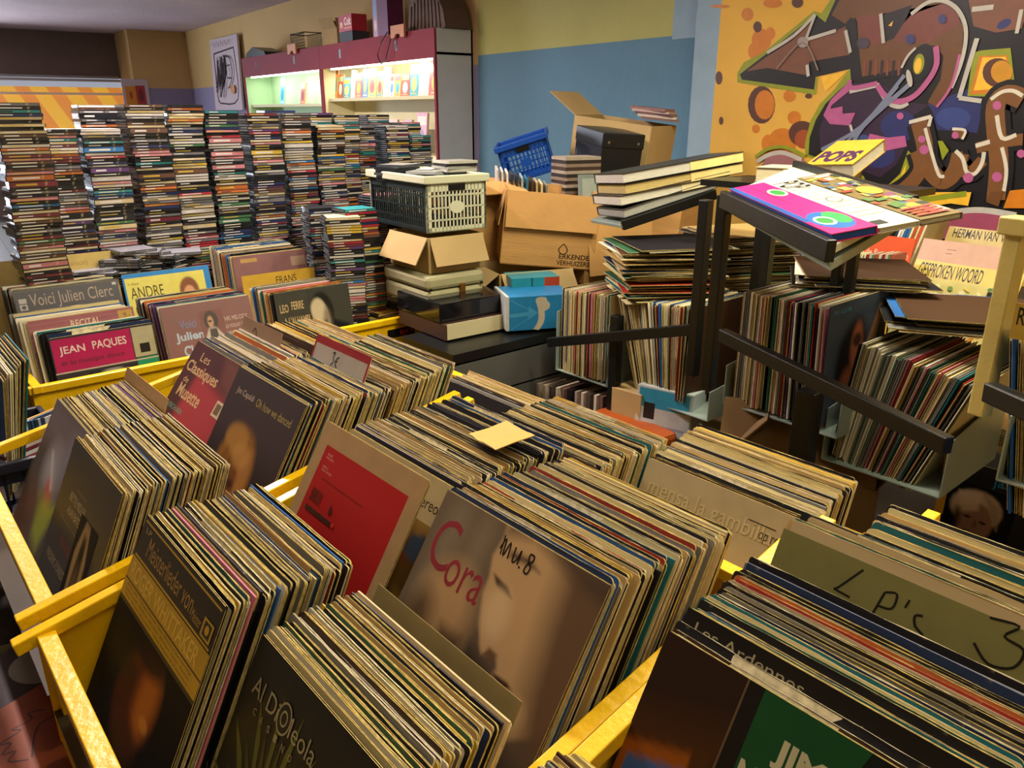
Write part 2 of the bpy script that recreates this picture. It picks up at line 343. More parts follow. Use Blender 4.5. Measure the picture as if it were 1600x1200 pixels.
GP([(560, 100), (700, 90), (800, 260), (1000, 270), (1190, 160), (1200, 90), (1100, 20), (900, 90), (740, 270), (590, 280)], '#68352a')
GP([(715, 95), (905, 30), (860, 130), (790, 240), (735, 262)], BK); GP([(755, 160), (785, 130), (775, 165)], YE)
GE(955, 395, 75, 130, BK, 25); GE(945, 400, 34, 66, OL, 10); GE(940, 410, 22, 50, YE, 10)
GP([(485, 150), (550, 110), (590, 480), (850, 430), (850, 470), (540, 520)], BK)
for i in range(7): GP([(600 + i * 36, 380), (618 + i * 36, 375), (610 + i * 36, 470), (595 + i * 36, 475)], '#2b1822' if i % 2 else '#6e3a2c')
GP([(350, 720), (395, 625), (520, 500), (540, 545), (400, 660), (395, 680), (470, 665), (470, 710), (550, 705), (515, 785), (390, 775)], PK)
GP([(640, 835), (750, 860), (860, 848), (872, 915), (740, 942), (620, 890)], PK); GE(830, 725, 22, 22, PK)
GP([(1285, 330), (1340, 315), (1520, 300), (1550, 560), (1400, 605), (1250, 600)], OL)
GP([(1325, 350), (1500, 345), (1530, 530), (1385, 585), (1265, 590)], OR); GP([(1345, 360), (1490, 355), (1515, 510), (1380, 560), (1290, 565)], YE)
GE(1440, 455, 95, 92, BR); GE(1465, 450, 68, 72, '#b07a14')
GP([(1245, -60), (1660, -60), (1590, 180), (1430, 205), (1290, 165)], BRN); GE(1480, 150, 50, 25, BL, -30); GE(1095, 120, 25, 30, '#2b2f60'); GE(895, 245, 30, 32, '#2b2f60'); GE(600, 270, 40, 35, '#3c3240')
GP([(740, 1170), (830, 1085), (880, 940), (900, 960), (890, 1060), (800, 1160)], OL); GP([(750, 1165), (835, 1095), (870, 1020), (860, 1080)], YE)
for pts, w in [([(0, 330), (165, 225), (300, 92)], 20), ([(300, 92), (240, 250)], 18), ([(240, 250), (430, 192)], 20), ([(490, 190), (520, 330)], 20), ([(710, 85), (727, 270)], 20),
               ([(900, 90), (1000, 18), (1100, 5), (1190, 60), (1240, 170), (1235, 300), (1200, 430), (1150, 550)], 20), ([(515, 572), (700, 530)], 24), ([(700, 560), (760, 645), (830, 668), (882, 645)], 22),
               ([(1312, 240), (1200, 612)], 24), ([(1200, 612), (1340, 632)], 22), ([(1280, 60), (1415, 45)], 24), ([(250, 405), (258, 478)], 22), ([(840, 425), (880, 350), (930, 300)], 14), ([(1590, 60), (1560, 210)], 18), ([(520, 780), (540, 850)], 16)]:
    GS(pts, w, WH)
GS([(690, 535), (740, 600), (820, 635), (920, 600), (1010, 500), (1060, 400), (1055, 290)], 30, PK); GS([(1060, 670), (1150, 540), (1205, 340)], 14, PK); GS([(520, 500), (530, 550), (690, 520)], 24, PK)
for pts, w in [([(340, 935), (590, 790), (860, 470)], 22), ([(430, 940), (590, 800), (820, 540)], 14), ([(520, 950), (600, 790), (900, 520)], 26)]: GS(pts, w, '#6b7288')
GE(890, 490, 18, 55, '#a9a49c', -10); GE(225, 265, 34, 34, '#8a7f7a'); GS([(60, 430), (225, 265), (320, 440)], 10, '#76665e')
# the word: black bodies then brown letters and white edges
LETT = [([(950, 760), (985, 900), (1000, 1030), (1090, 1130), (1170, 1080), (1210, 960)], 88), ([(1185, 960), (1250, 1085), (1350, 1000)], 60), ([(1600, 620), (1500, 590), (1430, 660), (1435, 850), (1450, 1020), (1430, 1250)], 90), ([(1310, 925), (1450, 890), (1600, 870)], 56), ([(940, 940), (960, 1060), (860, 1180), (700, 1260)], 80)]
for pts, w in LETT: GS(pts, w + 50, BK)
GP([(1150, 800), (1250, 810), (1230, 880), (1140, 870)], BK)
for pts, w in LETT: GS(pts, w, '#6a4420')
GP([(1165, 815), (1235, 820), (1220, 865), (1155, 860)], '#6a4420')
for pts, w in [([(890, 765), (1028, 728)], 20), ([(1028, 728), (1012, 790)], 18), ([(990, 800), (1030, 950), (1075, 1090), (1110, 1100)], 18), ([(1180, 942), (1225, 990), (1250, 1075), (1300, 1085), (1345, 1020), (1358, 950)], 20), ([(1438, 720), (1470, 862), (1560, 842)], 20), ([(1305, 912), (1395, 885)], 22), ([(1400, 622), (1470, 575), (1540, 568), (1600, 600)], 18), ([(1470, 920), (1498, 1060), (1482, 1195)], 18), ([(1160, 805), (1240, 815), (1222, 870)], 14)]: GS(pts, w, '#bdb6a8')
for x, y, r in [(1440, 660, 28), (970, 870, 24), (985, 935, 30), (1260, 1110, 32), (1440, 1105, 32), (1590, 960, 26), (1180, 845, 22)]: GE(x, y, r, r, PK)
GP([(1070, 880), (1100, 880), (1140, 940), (1100, 1000)], OL)
GP([(0, 985), (60, 960), (150, 960), (250, 1010), (250, 1060), (-60, 1080)], '#8a5a5c'); GS([(-60, 1010), (20, 965), (110, 955), (220, 1000)], 26, WH)
GS([(-70, 980), (10, 930), (120, 920), (240, 975)], 22, OL)
# lower strip glimpsed between the racks
GP([(930, 1200), (1280, 1200), (1260, 1285), (1150, 1270), (1020, 1290), (920, 1290)], YE); GS([(920, 1200), (1000, 1240), (1100, 1230), (1250, 1210)], 30, OL)
GP([(1400, 1200), (1480, 1190), (1450, 1290), (1370, 1260)], '#5c3a1a'); GP([(1520, 1190), (1620, 1180), (1620, 1300), (1480, 1300)], OR)
GP([(1060, 1350), (1180, 1310), (1350, 1300), (1560, 1330), (1620, 1500), (1000, 1490)], '#8c4058'); GS([(1060, 1380), (1180, 1325), (1350, 1312), (1560, 1345)], 30, WH)
mu = b.obj('mural', recalc=False); tag(mu, 'graffiti mural with brown lettering, black outlines and ochre spots on the wall', 'mural')

# ================================================================== DISPLAY CABINETS against the wall
YC = 3.525; X0 = hitY(678, 42, YC).x; X1 = hitY(498, 78, YC).x; X2 = hitY(377, 93, YC).x; ZT = zz(2.2)
MR = mat('raspberry_laminate', '#7a2030', .75, vary=.08, vscale=3); MWH = mat('white_laminate', '#b9bbb8', .5, vary=.04)
MCR = mat('cream_laminate', '#d9d2a6', .6); MGR = mat('mint_laminate', '#b9dcb4', .6)
def cabinet(xa, xb, side, inner, lab, shz):
    shz = zz(shz)
    t = thing('display_cabinet', lab, 'cabinet', ((xa + xb) / 2, (YC + YW) / 2, 0)); inv = Matrix.Translation(-t.location)
    def part(name, boxes, m, parent=t):
        b = MB()
        for q in boxes: b.box(*q, m, inv)
        return b.obj(name, parent)
    part('fascia', [(xa, xb, YC, YC + .02, zz(2.01), ZT)], MR)
    part('frame_post', [(xa, xa + .025, YC, YC + .02, .3, zz(2.01))], MR); part('frame_post', [(xb - .03, xb, YC, YC + .02, .3, zz(2.01))], MR)
    part('side_panel', [(xb - .025 if side else xb - .02, xb, YC + .02, YW, .05, ZT)], MWH); part('side_panel', [(xa, xa + .02, YC + .02, YW, .05, ZT)], inner)
    part('back_panel', [(xa, xb, YW - .02, YW - .002, .05, ZT)], inner); part('top_panel', [(xa, xb, YC + .02, YW, ZT - .2, ZT - .18)], MWH)
    part('shelf', [(xa + .02, xb - .02, YC + .06, YW - .02, shz, shz + .03)], MCR); part('shelf', [(xa + .02, xb - .02, YC + .03, YW - .02, shz - .5, shz - .47)], MCR)
    for f in (.22, .72):
        x = xa + (xb - xa) * f; part('slot', [(x - .02, x + .02, YC - .002, YC, zz(2.08), zz(2.15))], M_BLK)
    part('lamp_tube', [(xa + .15, xb - .15, YC + .05, YC + .09, ZT - .235, ZT - .21)], emit('cabinet_tube', '#fff6e0', 6))
    l = area('cabinet_lamp', ((xa + xb) / 2, YC + .1, ZT - .25), ((xb - xa) * .85, .06), 11 if inner is MCR else 6, (1, .97, .86) if not inner == MGR else (.9, 1, .88)); l.rotation_euler = (math.radians(25), 0, 0)
    return t
cabinet(X1, X0, True, MCR, 'white sided display cabinet with raspberry fascia and lit cream shelf of books', 1.74)
cabinet(X2, X1 - .005, False, MGR, 'display cabinet with raspberry fascia and lit mint green inside', 1.70)
def book(name, lab, cat, c, w, d, h, rz, cols, group=None, tilt=0):
    """upright or lying block with cover colour cols[0] and pale pages"""
    b = MB(); mc = ink(cols[0]); t = .003
    b.box(-w / 2, w / 2, 0, t, 0, h, mc); b.box(-w / 2, w / 2, d - t, d, 0, h, mc); b.box(-w / 2, -w / 2 + t, t, d - t, 0, h, mc)
    b.box(-w / 2 + t, w / 2 - .004, t, d - t, .003, h - .004, mat('page_block', '#d8c79a', .9, vary=.25, vscale=150, stretch=(1, 12, 1)))
    if len(cols) > 1:
        a = Art(b, (-w / 2, 0, h), (w, 0, 0), (0, 0, -h), (0, -1, 0))
        a.rect(.08, .08, .92, .3, cols[1]); a.ell(.5, .62, .3, .24, cols[-1]); a.rect(.2, .9, .8, .94, cols[1])
    o = b.obj(name, None, c, (tilt, 0, rz)); return tag(o, lab, cat, group)
# comics and books on the lit shelf
cx = hitY(512, 150, 3.6).x; rr = random.Random(3); x = cx; zs = zz(1.74) + .031
pal = ['#c98a30', '#b53c28', '#2f7d8c', '#d9c9a0', '#c04848', '#3a6a9c', '#dba94a', '#7a8a5a', '#c9b7a8', '#e0d6c0']
names = {0: 'large tilted comic album in orange and green at the left end of the lit shelf'}
i = 0
while x < X0 - .12:
    w = rr.choice([.08, .1, .13, .15]); h = rr.choice([.17, .2, .2, .23]) if i else .3
    if abs(x - hitY(643, 120, 3.6).x) < .08: h = .34
    c = pal[i % len(pal)]; c2 = pal[(i * 3 + 4) % len(pal)]
    book('comic_album' , names.get(i, 'comic or picture book standing face out on the lit cream shelf'), 'book', (x + w / 2, 3.66, zs), w * K, .02, h * K, 0, [c, c2, pal[(i * 7 + 2) % 10]], 'picture books on the lit cream shelf', -.12)
    x += w * K + .012; i += 1
for k, (px, py, w, h, c, lab) in enumerate([(440, 158, .13, .26, ['#6cc8d8', '#e8f0f0', '#2f8fb0'], 'turquoise and white book leaning on the mint green shelf'), (472, 160, .11, .2, ['#c06a5a', '#e8c090', '#8a3048'], 'small red brown book standing on the mint green shelf')]):
    p = hitY(px, py, 3.66); book('picture_book', lab, 'book', (p.x, 3.66, zz(1.70) + .031), w * K, .02, h * K, 0, c, tilt=-.15)
for k, (px, c) in enumerate([(563, '#c9958a'), (585, '#b58a80'), (610, '#c9a494'), (632, '#b98a86'), (655, '#c8889a')]):
    p = hitY(px, 200, 3.62); book('picture_book', 'pale pink picture book on the lower shelf behind the case towers', 'book', (p.x, 3.62, zz(1.74) - .469), .19, .02, .3 if k < 4 else .36, 0, [c, '#e2c9b8', '#8c6a80'], 'pink books on the lower cabinet shelf', -.1)
# things on top of the cabinets
def at_top(px): return hitY(px, 60, 3.6).x
b = MB(); mw = mat('dark_wire', '#15130f', .4, .6)
for z in (0, .16): b.tube([(0, 0, z), (.4, 0, z), (.4, .2, z), (0, .2, z), (0, 0, z)], .005, mw, 5)
for k in range(14): b.tube([(k * .03, 0, 0), (k * .03, 0, .16)], .0025, mw, 4); b.tube([(k * .03, .2, 0), (k * .03, .2, .16)], .0025, mw, 4)
for k in range(6): b.tube([(0, 0, k * .03), (.4, 0, k * .03)], .0025, mw, 4)
tag(b.obj('wire_basket', None, (at_top(458), 3.57, ZT + .012), (0, 0, 0)), 'black wire basket on top of the red fascia beside the cardboard box', 'basket')
def open_box(name, lab, loc, w, d, h, rz, m=None, flaps=(60, 100, 60, 100), fl=None, group=None, t=.004, tilt=(0, 0), cat='box', art=None):
    """cardboard box: centre at origin, base z=0; flaps front,right,back,left given as opening angle from closed (0 = shut, 90 = up, 200 = hanging)"""
    m = m or M_CARD; T = thing(name, lab, cat, loc, rz, group); T.rotation_euler = (tilt[0], tilt[1], rz)
    b = MB(); b.box(-w / 2, w / 2, -d / 2, d / 2, 0, t, m)
    for s in (-1, 1):
        b.box(-w / 2, w / 2, s * d / 2 - t / 2, s * d / 2 + t / 2, t, h, m); b.box(s * w / 2 - t / 2, s * w / 2 + t / 2, -d / 2, d / 2, t, h, m)
    if art: art(Art(b, (-w / 2, -d / 2 - t / 2, h), (w, 0, 0), (0, 0, -h), (0, -1, 0)))
    body = b.obj('box_body', T, recalc=not art)
    L = fl or min(w, d) / 2
    for i, ang in enumerate(flaps):
        if ang is None: continue
        a = math.radians(ang); ln = w if i % 2 == 0 else d; half = d / 2 if i % 2 == 0 else w / 2
        b = MB(); b.box(-ln / 2 + .006, ln / 2 - .006, 0, L, -t / 2, t / 2, m)
        o = b.obj('flap', T); r = [0, math.pi / 2, math.pi, -math.pi / 2][i]
        o.matrix_local = Matrix.Rotation(r, 4, 'Z') @ Matrix.Translation((0, -half, h)) @ Matrix.Rotation(a, 4, 'X')
    return T, body
open_box('cardboard_box', 'small torn open cardboard box on top of the red fascia', (at_top(515), 3.7, ZT + .002), .3, .2, .16, .1, M_CARD2, (120, 70, 90, 60))
b = MB(); b.box(0, .3, 0, .16, 0, .15, mat('red_carton', '#a52434', .5)); a = Art(b, (0, 0, .15), (.3, 0, 0), (0, 0, -.15), (0, -1, 0)); a.text('Colt', .42, .15, .5, .5, '#e8c8b8', .03); a.ell(.2, .6, .1, .18, '#d99a28'); a.ell(.2, .5, .05, .1, '#e8d8a0'); a.rect(.4, .75, .95, .85, '#c86a50')
tag(b.obj('printed_carton', None, (at_top(535), 3.57, ZT + .1), (0, 0, .0)), 'red printed carton with pale lettering stacked above the fascia', 'box')
b = MB(); b.box(0, .3, 0, .18, 0, .095, mat('dark_carton', '#2c2a38', .6)); tag(b.obj('storage_carton', None, (at_top(535), 3.57, ZT + .002)), 'dark carton underneath the red printed carton', 'box')
b = MB(); b.box(0, .3, 0, .16, 0, .5, mat('plum_board', '#5a1c48', .5)); a = Art(b, (0, 0, .5), (.3, 0, 0), (0, 0, -.5), (0, -1, 0)); a.rect(.05, .0, .32, 1, '#9a6a88'); a.ell(.18, .2, .08, .1, '#d8c8c0'); a.ell(.18, .5, .09, .2, '#5a8ab0'); a.ell(.18, .8, .08, .1, '#c8a8a0')
tag(b.obj('tall_game_box', None, (at_top(588), 3.57, ZT + .002)), 'tall plum coloured box with a decorated spine on the cabinet top', 'box')
b = MB(); mwk = mat('brown_wicker', '#5a4438', .7, bump=.6, bscale=90)
b.prism([(0, 0), (.62, 0), (.58, .14), (.48, .27), (.1, .3), (.03, .2)], 0, .24, mwk)
for k in range(9): b.tube([(.05 + k * .062, -.004, 0), (.08 + k * .055, -.004, .2 + .06 * math.sin(k / 8 * 3.14))], .004, mat('dark_cane', '#2c1f18', .6), 5)
tag(b.obj('wicker_basket', None, (at_top(640) - .02, 3.6, ZT + .002)), 'brown wicker basket lying on top of the cabinet by the white side panel', 'basket')
for px, lab in ((462, 'left light wooden coat hook block on the raspberry fascia'), (628, 'right light wooden block overhanging the raspberry fascia')):
    b = MB(); b.prism([(0, 0), (.06, 0), (.09, .03), (.15, .03), (.18, 0), (.24, 0), (.24, .1), (0, .1)], 0, .02, mat('pale_wood', '#b5764a', .55)); tag(b.obj('wooden_block', None, (at_top(px), 3.49, ZT - .04), (0, 0, 0)), lab, 'bracket')
b = MB(); b.tube([(0, 0, .02), (-.12, -.01, -.06), (-.2, -.01, -.16), (-.14, -.01, -.24), (-.04, -.01, -.2), (.04, -.01, -.08), (.1, 0, .03)], .005, M_BLK, 6); tag(b.obj('loose_cable', None, (at_top(622), 3.5, ZT)), 'black cable hanging in a loop over the raspberry fascia', 'cable')
b = MB(); b.prism([(0, 0), (.75, 0), (.7, .05), (.3, .12), (.05, .06)], 0, .25, M_BLK); tag(b.obj('folded_case', None, (at_top(384), 3.57, ZT + .002)), 'flat black case lying on top of the mint lit cabinet', 'case')
# drawing on the wall, picture in the corner
b = MB(); b.box(0, 1.3, 0, .03, 0, 1.0, mat('canvas_white', '#b9a9ae', .7)); a = Art(b, (0, 0, 1.0), (1.3, 0, 0), (0, 0, -1.0), (0, -1, 0), .0008)
a.stroke([(.12, .2), (.86, .16)], .02, '#241820'); a.stroke([(.12, .2), (.14, .8), (.2, .88)], .03, '#241820'); a.stroke([(.86, .16), (.88, .85), (.2, .9)], .02, '#241820')
rr = random.Random(9)
for k in range(26):
    x = .2 + rr.random() * .35; y = .25 + rr.random() * .2; a.stroke([(x, y), (x - .05 + rr.random() * .1, y + .2), (x - .12, y + .38)], .018, '#2c2030')
a.stroke([(.5, .25), (.75, .3), (.8, .5), (.7, .65), (.6, .7)], .02, '#241820'); a.stroke([(.6, .4), (.72, .38)], .015, '#241820'); a.stroke([(.62, .55), (.72, .57)], .02, '#241820'); a.stroke([(.7, .42), (.74, .5), (.7, .52)], .012, '#241820'); a.ell(.78, .72, .07, .06, '#c98a50')
for k in range(9): a.stroke([(.15 + k * .08, .08), (.18 + k * .08, .12 if k % 2 else .05)], .014, '#6a3030')
p = hitY(346, 60, YW - .04); tag(b.obj('line_drawing', None, (p.x - .5, YW - .10, zz(1.98) - .36), (-.03, 0, 0)), 'white canvas with a black line drawing of a face hung on the cream wall', 'picture')
b = MB(); b.box(0, .02, 0, .4, 0, .5, mat('canvas_white', '', .7)); a = Art(b, (.02, 0, .5), (0, .4, 0), (0, 0, -.5), (1, 0, 0), .0008); a.rect(.1, .22, .5, 1, '#c98018'); a.rect(.5, .2, .86, 1, '#a02828'); a.ell(.3, .5, .05, .12, '#a03020'); a.ell(.68, .5, .1, .2, '#701c20')
p = hitX(193, 150, XB + 1.05); tag(b.obj('small_painting', None, (XB + 1.02, p.y, 1.66)), 'small painting in orange and red standing against the corner column', 'picture')

# ================================================================== RECORD SLEEVES
L = .315
def sleeve_mesh(name, seed, t=.0036, w=L, h=L, rough=1.0):
    """gatefold card sleeve: front sheet, inner paper, back sheet; origin bottom centre, front face at y=0"""
    r = random.Random(seed); b = MB(); s = .00055; rad = r.choice([.003, .005, .008, .004])
    def outline(jit, inset=0, top=0):
        P = [(-w / 2 + inset, 0), (w / 2 - inset, 0)]
        for k in range(4): a = k / 3 * math.pi / 2; P.append((w / 2 - inset - rad + rad * math.cos(a), h - top - rad + rad * math.sin(a)))
        for k in range(1, 12): P.append((w / 2 - w * k / 12, h - top + r.uniform(-jit, jit * .4)))
        for k in range(4): a = math.pi / 2 + k / 3 * math.pi / 2; P.append((-w / 2 + inset + rad + rad * math.cos(a), h - top - rad + rad * math.sin(a)))
        return P
    e = r.choice([M_EDGE, M_EDGE, M_EDGE2]); ph = r.uniform(0, 6); amp = r.uniform(0, .0006)
    def sheet(P, y0, y1, front):
        n = len(P); f = lambda x: amp * math.sin(x * 16 + ph)
        vs = [(x, y0 + f(x), z) for x, z in P] + [(x, y1 + f(x), z) for x, z in P]
        b.faces(vs, [tuple(range(n))], M_COV if front else e); b.faces(vs, [tuple(range(2 * n - 1, n - 1, -1))], e if front else M_COV)
        b.faces(vs, [(i, i + n, (i + 1) % n + n, (i + 1) % n) for i in range(n)], e if r.random() < 1 else M_COV)
    sheet(outline(.0009 * rough), 0, s, True); sheet(outline(.0009 * rough), t - s, t, False)
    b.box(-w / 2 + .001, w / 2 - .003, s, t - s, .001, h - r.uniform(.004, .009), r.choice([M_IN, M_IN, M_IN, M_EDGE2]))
    bmesh.ops.remove_doubles(b.bm, verts=b.bm.verts, dist=1e-6); bmesh.ops.recalc_face_normals(b.bm, faces=b.bm.faces)
    me = bpy.data.meshes.new(name); b.bm.to_mesh(me); b.bm.free()
    for m in b.mats: me.materials.append(m)
    return me
THK = [.0018, .002, .0024, .0024, .0028, .0034, .0021, .0026, .0042, .0019]
SLV = [sleeve_mesh('record_sleeve', 11 + i, THK[i]) for i in range(10)]
# whole-edge coloured sleeves (spine side up): every face in the cover colour
SPN = []
for i in range(5):
    b = MB(); t = [.0022, .0026, .003, .0038, .0024][i]; b.box(-L / 2, L / 2, 0, t, 0, L, M_COV); bmesh.ops.bevel(b.bm, geom=b.bm.edges[:], offset=.0006, segments=1, affect='EDGES')
    me = bpy.data.meshes.new('record_sleeve'); b.bm.to_mesh(me); b.bm.free(); me.materials.append(M_COV); SPN.append((me, t))
NAMED = {'cream': '#c6b884', 'white': '#cfc9b4', 'tan': '#a98b56', 'black': '#16151a', 'dark brown': '#3a2618', 'grey': '#6e6c66', 'navy': '#1c2a4a', 'blue': '#23508a', 'teal': '#1c5c62', 'green': '#2c5236', 'red': '#8c2820', 'orange': '#a8582c', 'yellow': '#b8942c', 'purple': '#4c2c5c', 'pink': '#b86a78', 'beige': '#b9a47a'}
PALS = {
 'std': ['cream'] * 4 + ['white'] * 2 + ['tan'] * 4 + ['black'] * 11 + ['dark brown'] * 4 + ['grey'] * 3 + ['navy'] * 2 + ['beige'] * 3 + ['blue', 'teal', 'green', 'red', 'yellow'],
 'cool': ['white'] * 6 + ['cream'] * 3 + ['grey'] * 5 + ['black'] * 5 + ['navy'] * 3 + ['blue', 'pink', 'orange', 'purple', 'teal'],
 'old': ['cream'] * 6 + ['beige'] * 4 + ['tan'] * 6 + ['black'] * 6 + ['dark brown'] * 3 + ['grey', 'yellow', 'teal', 'green'],
  'plas': ['white'] * 8 + ['grey'] * 7 + ['cream'] * 4 + ['black'] * 2 + ['teal', 'red', 'beige', 'pink', 'tan', 'navy', 'green'],
 'rack': ['cream'] * 4 + ['beige'] * 4 + ['white'] * 4 + ['grey'] * 4 + ['black'] * 3 + ['teal', 'green', 'blue', 'dark brown', 'dark brown', 'pink', 'tan', 'red']}
RECS = []
def pack(P0, P1, rz, l0, l1, label, group, pal='std', pitch=.0033, spine=.12, jz=.007, jx=.006, w=L, fixed=None, roll=0):
    """row of sleeves; P0,P1 = top left front corners of the first and the last; label has {c} for the colour"""
    P0 = Vector(P0); P1 = Vector(P1); ex = Vector((math.cos(rz), math.sin(rz), 0)); ey = Vector((-ex.y, ex.x, 0))
    D = (P1 - P0).length; n = max(2, int(D / pitch)); rr = random.Random(hash(group) % 1000 if 0 else sum(map(ord, group)))
    for i in range(n):
        f = i / (n - 1); lean = math.radians(l0 + (l1 - l0) * f + rr.uniform(-.4, .4)); up = UP * math.cos(lean) + ey * math.sin(lean)
        top = P0.lerp(P1, f) + ex * (w / 2 + rr.uniform(-jx, jx)) + UP * rr.uniform(-jz, jz * .5)
        c = (fixed or {}).get(i) or rr.choice(PALS[pal])
        if rr.random() < spine: k = rr.randrange(5); me = SPN[k][0]
        else: me = SLV[rr.randrange(10)]
        RECS.append(dict(loc=top - up * L, rot=(-lean, math.radians(rr.uniform(-.3, .3)) + roll, rz + math.radians(rr.uniform(-.35, .35))), me=me, c=c, label=label, group=group, top=top, seq=i))
def tint(c, rr):
    h = NAMED[c]; v = lin(h); k = rr.uniform(.75, 1.2); return (min(1, v[0] * k), min(1, v[1] * k), min(1, v[2] * k), 1)
def flush_records():
    rr = random.Random(5)
    for r in RECS:
        x, y, z = proj(r['top']); r['score'] = z + (50 if (x < -60 or x > 1660 or y > 1300) else 0) + (0 if r['seq'] < 36 else .2)
    RECS.sort(key=lambda r: r['score'])
    for r in RECS[:300]:
        o = bpy.data.objects.new('record_sleeve', r['me']); COL.objects.link(o); o.location = r['loc']; o.rotation_euler = r['rot']; o.color = tint(r['c'], rr)
        tag(o, r['label'].replace('{c}', r['c']), 'record', r['group'])
    b = MB(); vcm = b.mi(M_VC); cl = b.bm.loops.layers.float_color.new('Col')
    cache = {}
    for r in RECS[300:]:
        me = r['me']; T = Matrix.Translation(r['loc']) @ Matrix.Rotation(r['rot'][2], 4, 'Z') @ Matrix.Rotation(r['rot'][1], 4, 'Y') @ Matrix.Rotation(r['rot'][0], 4, 'X')
        vs = [b.bm.verts.new(T @ v.co) for v in me.vertices]; col = tint(r['c'], rr)
        mi = [b.mi(m) for m in me.materials]
        for p in me.polygons:
            try: f = b.bm.faces.new([vs[i] for i in p.vertices])
            except ValueError: continue
            if me.materials[p.material_index] is M_COV:
                f.material_index = vcm
                for lp in f.loops: lp[cl] = col
            else: f.material_index = mi[p.material_index]
    o = b.obj('record_sleeves', recalc=False); tag(o, 'the remaining record sleeves packed in the bins, racks and crates further back', 'records'); o['kind'] = 'stuff'

ARZ = math.radians(4.6); BRZ = math.radians(94.6)
def tl(px, py, a): return hitA(px, py, a)
def cover(name, lab, top_left, rz, lean, bg, draw, w=L, h=L, t=.004, cat='record', group=None, plastic=False, roll=0, paint=None, edge=None):
    ex = Vector((math.cos(rz), math.sin(rz), 0)); ey = Vector((-ex.y, ex.x, 0)); le = math.radians(lean)
    up = UP * math.cos(le) + ey * math.sin(le); loc = Vector(top_left) + ex * w / 2 - up * h
    b = MB(); s = .0008; mc = ink(bg); e = edge or M_EDGE; r = .004
    P = [(-w / 2, 0), (w / 2, 0), (w / 2, h - r), (w / 2 - r, h), (-w / 2 + r, h), (-w / 2, h - r)]
    b.prism(P, 0, s, mc); b.prism(P, t - s, t, mc)
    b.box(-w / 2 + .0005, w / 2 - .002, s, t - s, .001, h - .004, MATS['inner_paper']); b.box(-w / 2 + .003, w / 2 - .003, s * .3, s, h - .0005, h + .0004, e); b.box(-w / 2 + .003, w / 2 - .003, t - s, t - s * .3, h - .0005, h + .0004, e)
    b.box(w / 2 - .0005, w / 2 + .0004, s * .3, s, .003, h - .004, e); b.box(w / 2 - .0005, w / 2 + .0004, t - s, t - s * .3, .003, h - .004, e)
    bmesh.ops.recalc_face_normals(b.bm, faces=b.bm.faces)
    a = Art(b, (-w / 2, 0, h), (w, 0, 0), (0, 0, -h), (0, -1, 0))
    draw(a); o = b.obj(name, None, loc, (-le, roll, rz), recalc=False); tag(o, lab, cat, group)
    if plastic:
        b = MB(); b.box(-w / 2 - .004, w / 2 + .005, -.0035, -.0032, 0, h + .004, glassy('plastic_sleeve', '#d8d4c4', .05, .3)); p = b.obj('plastic_sleeve', o)
    return o

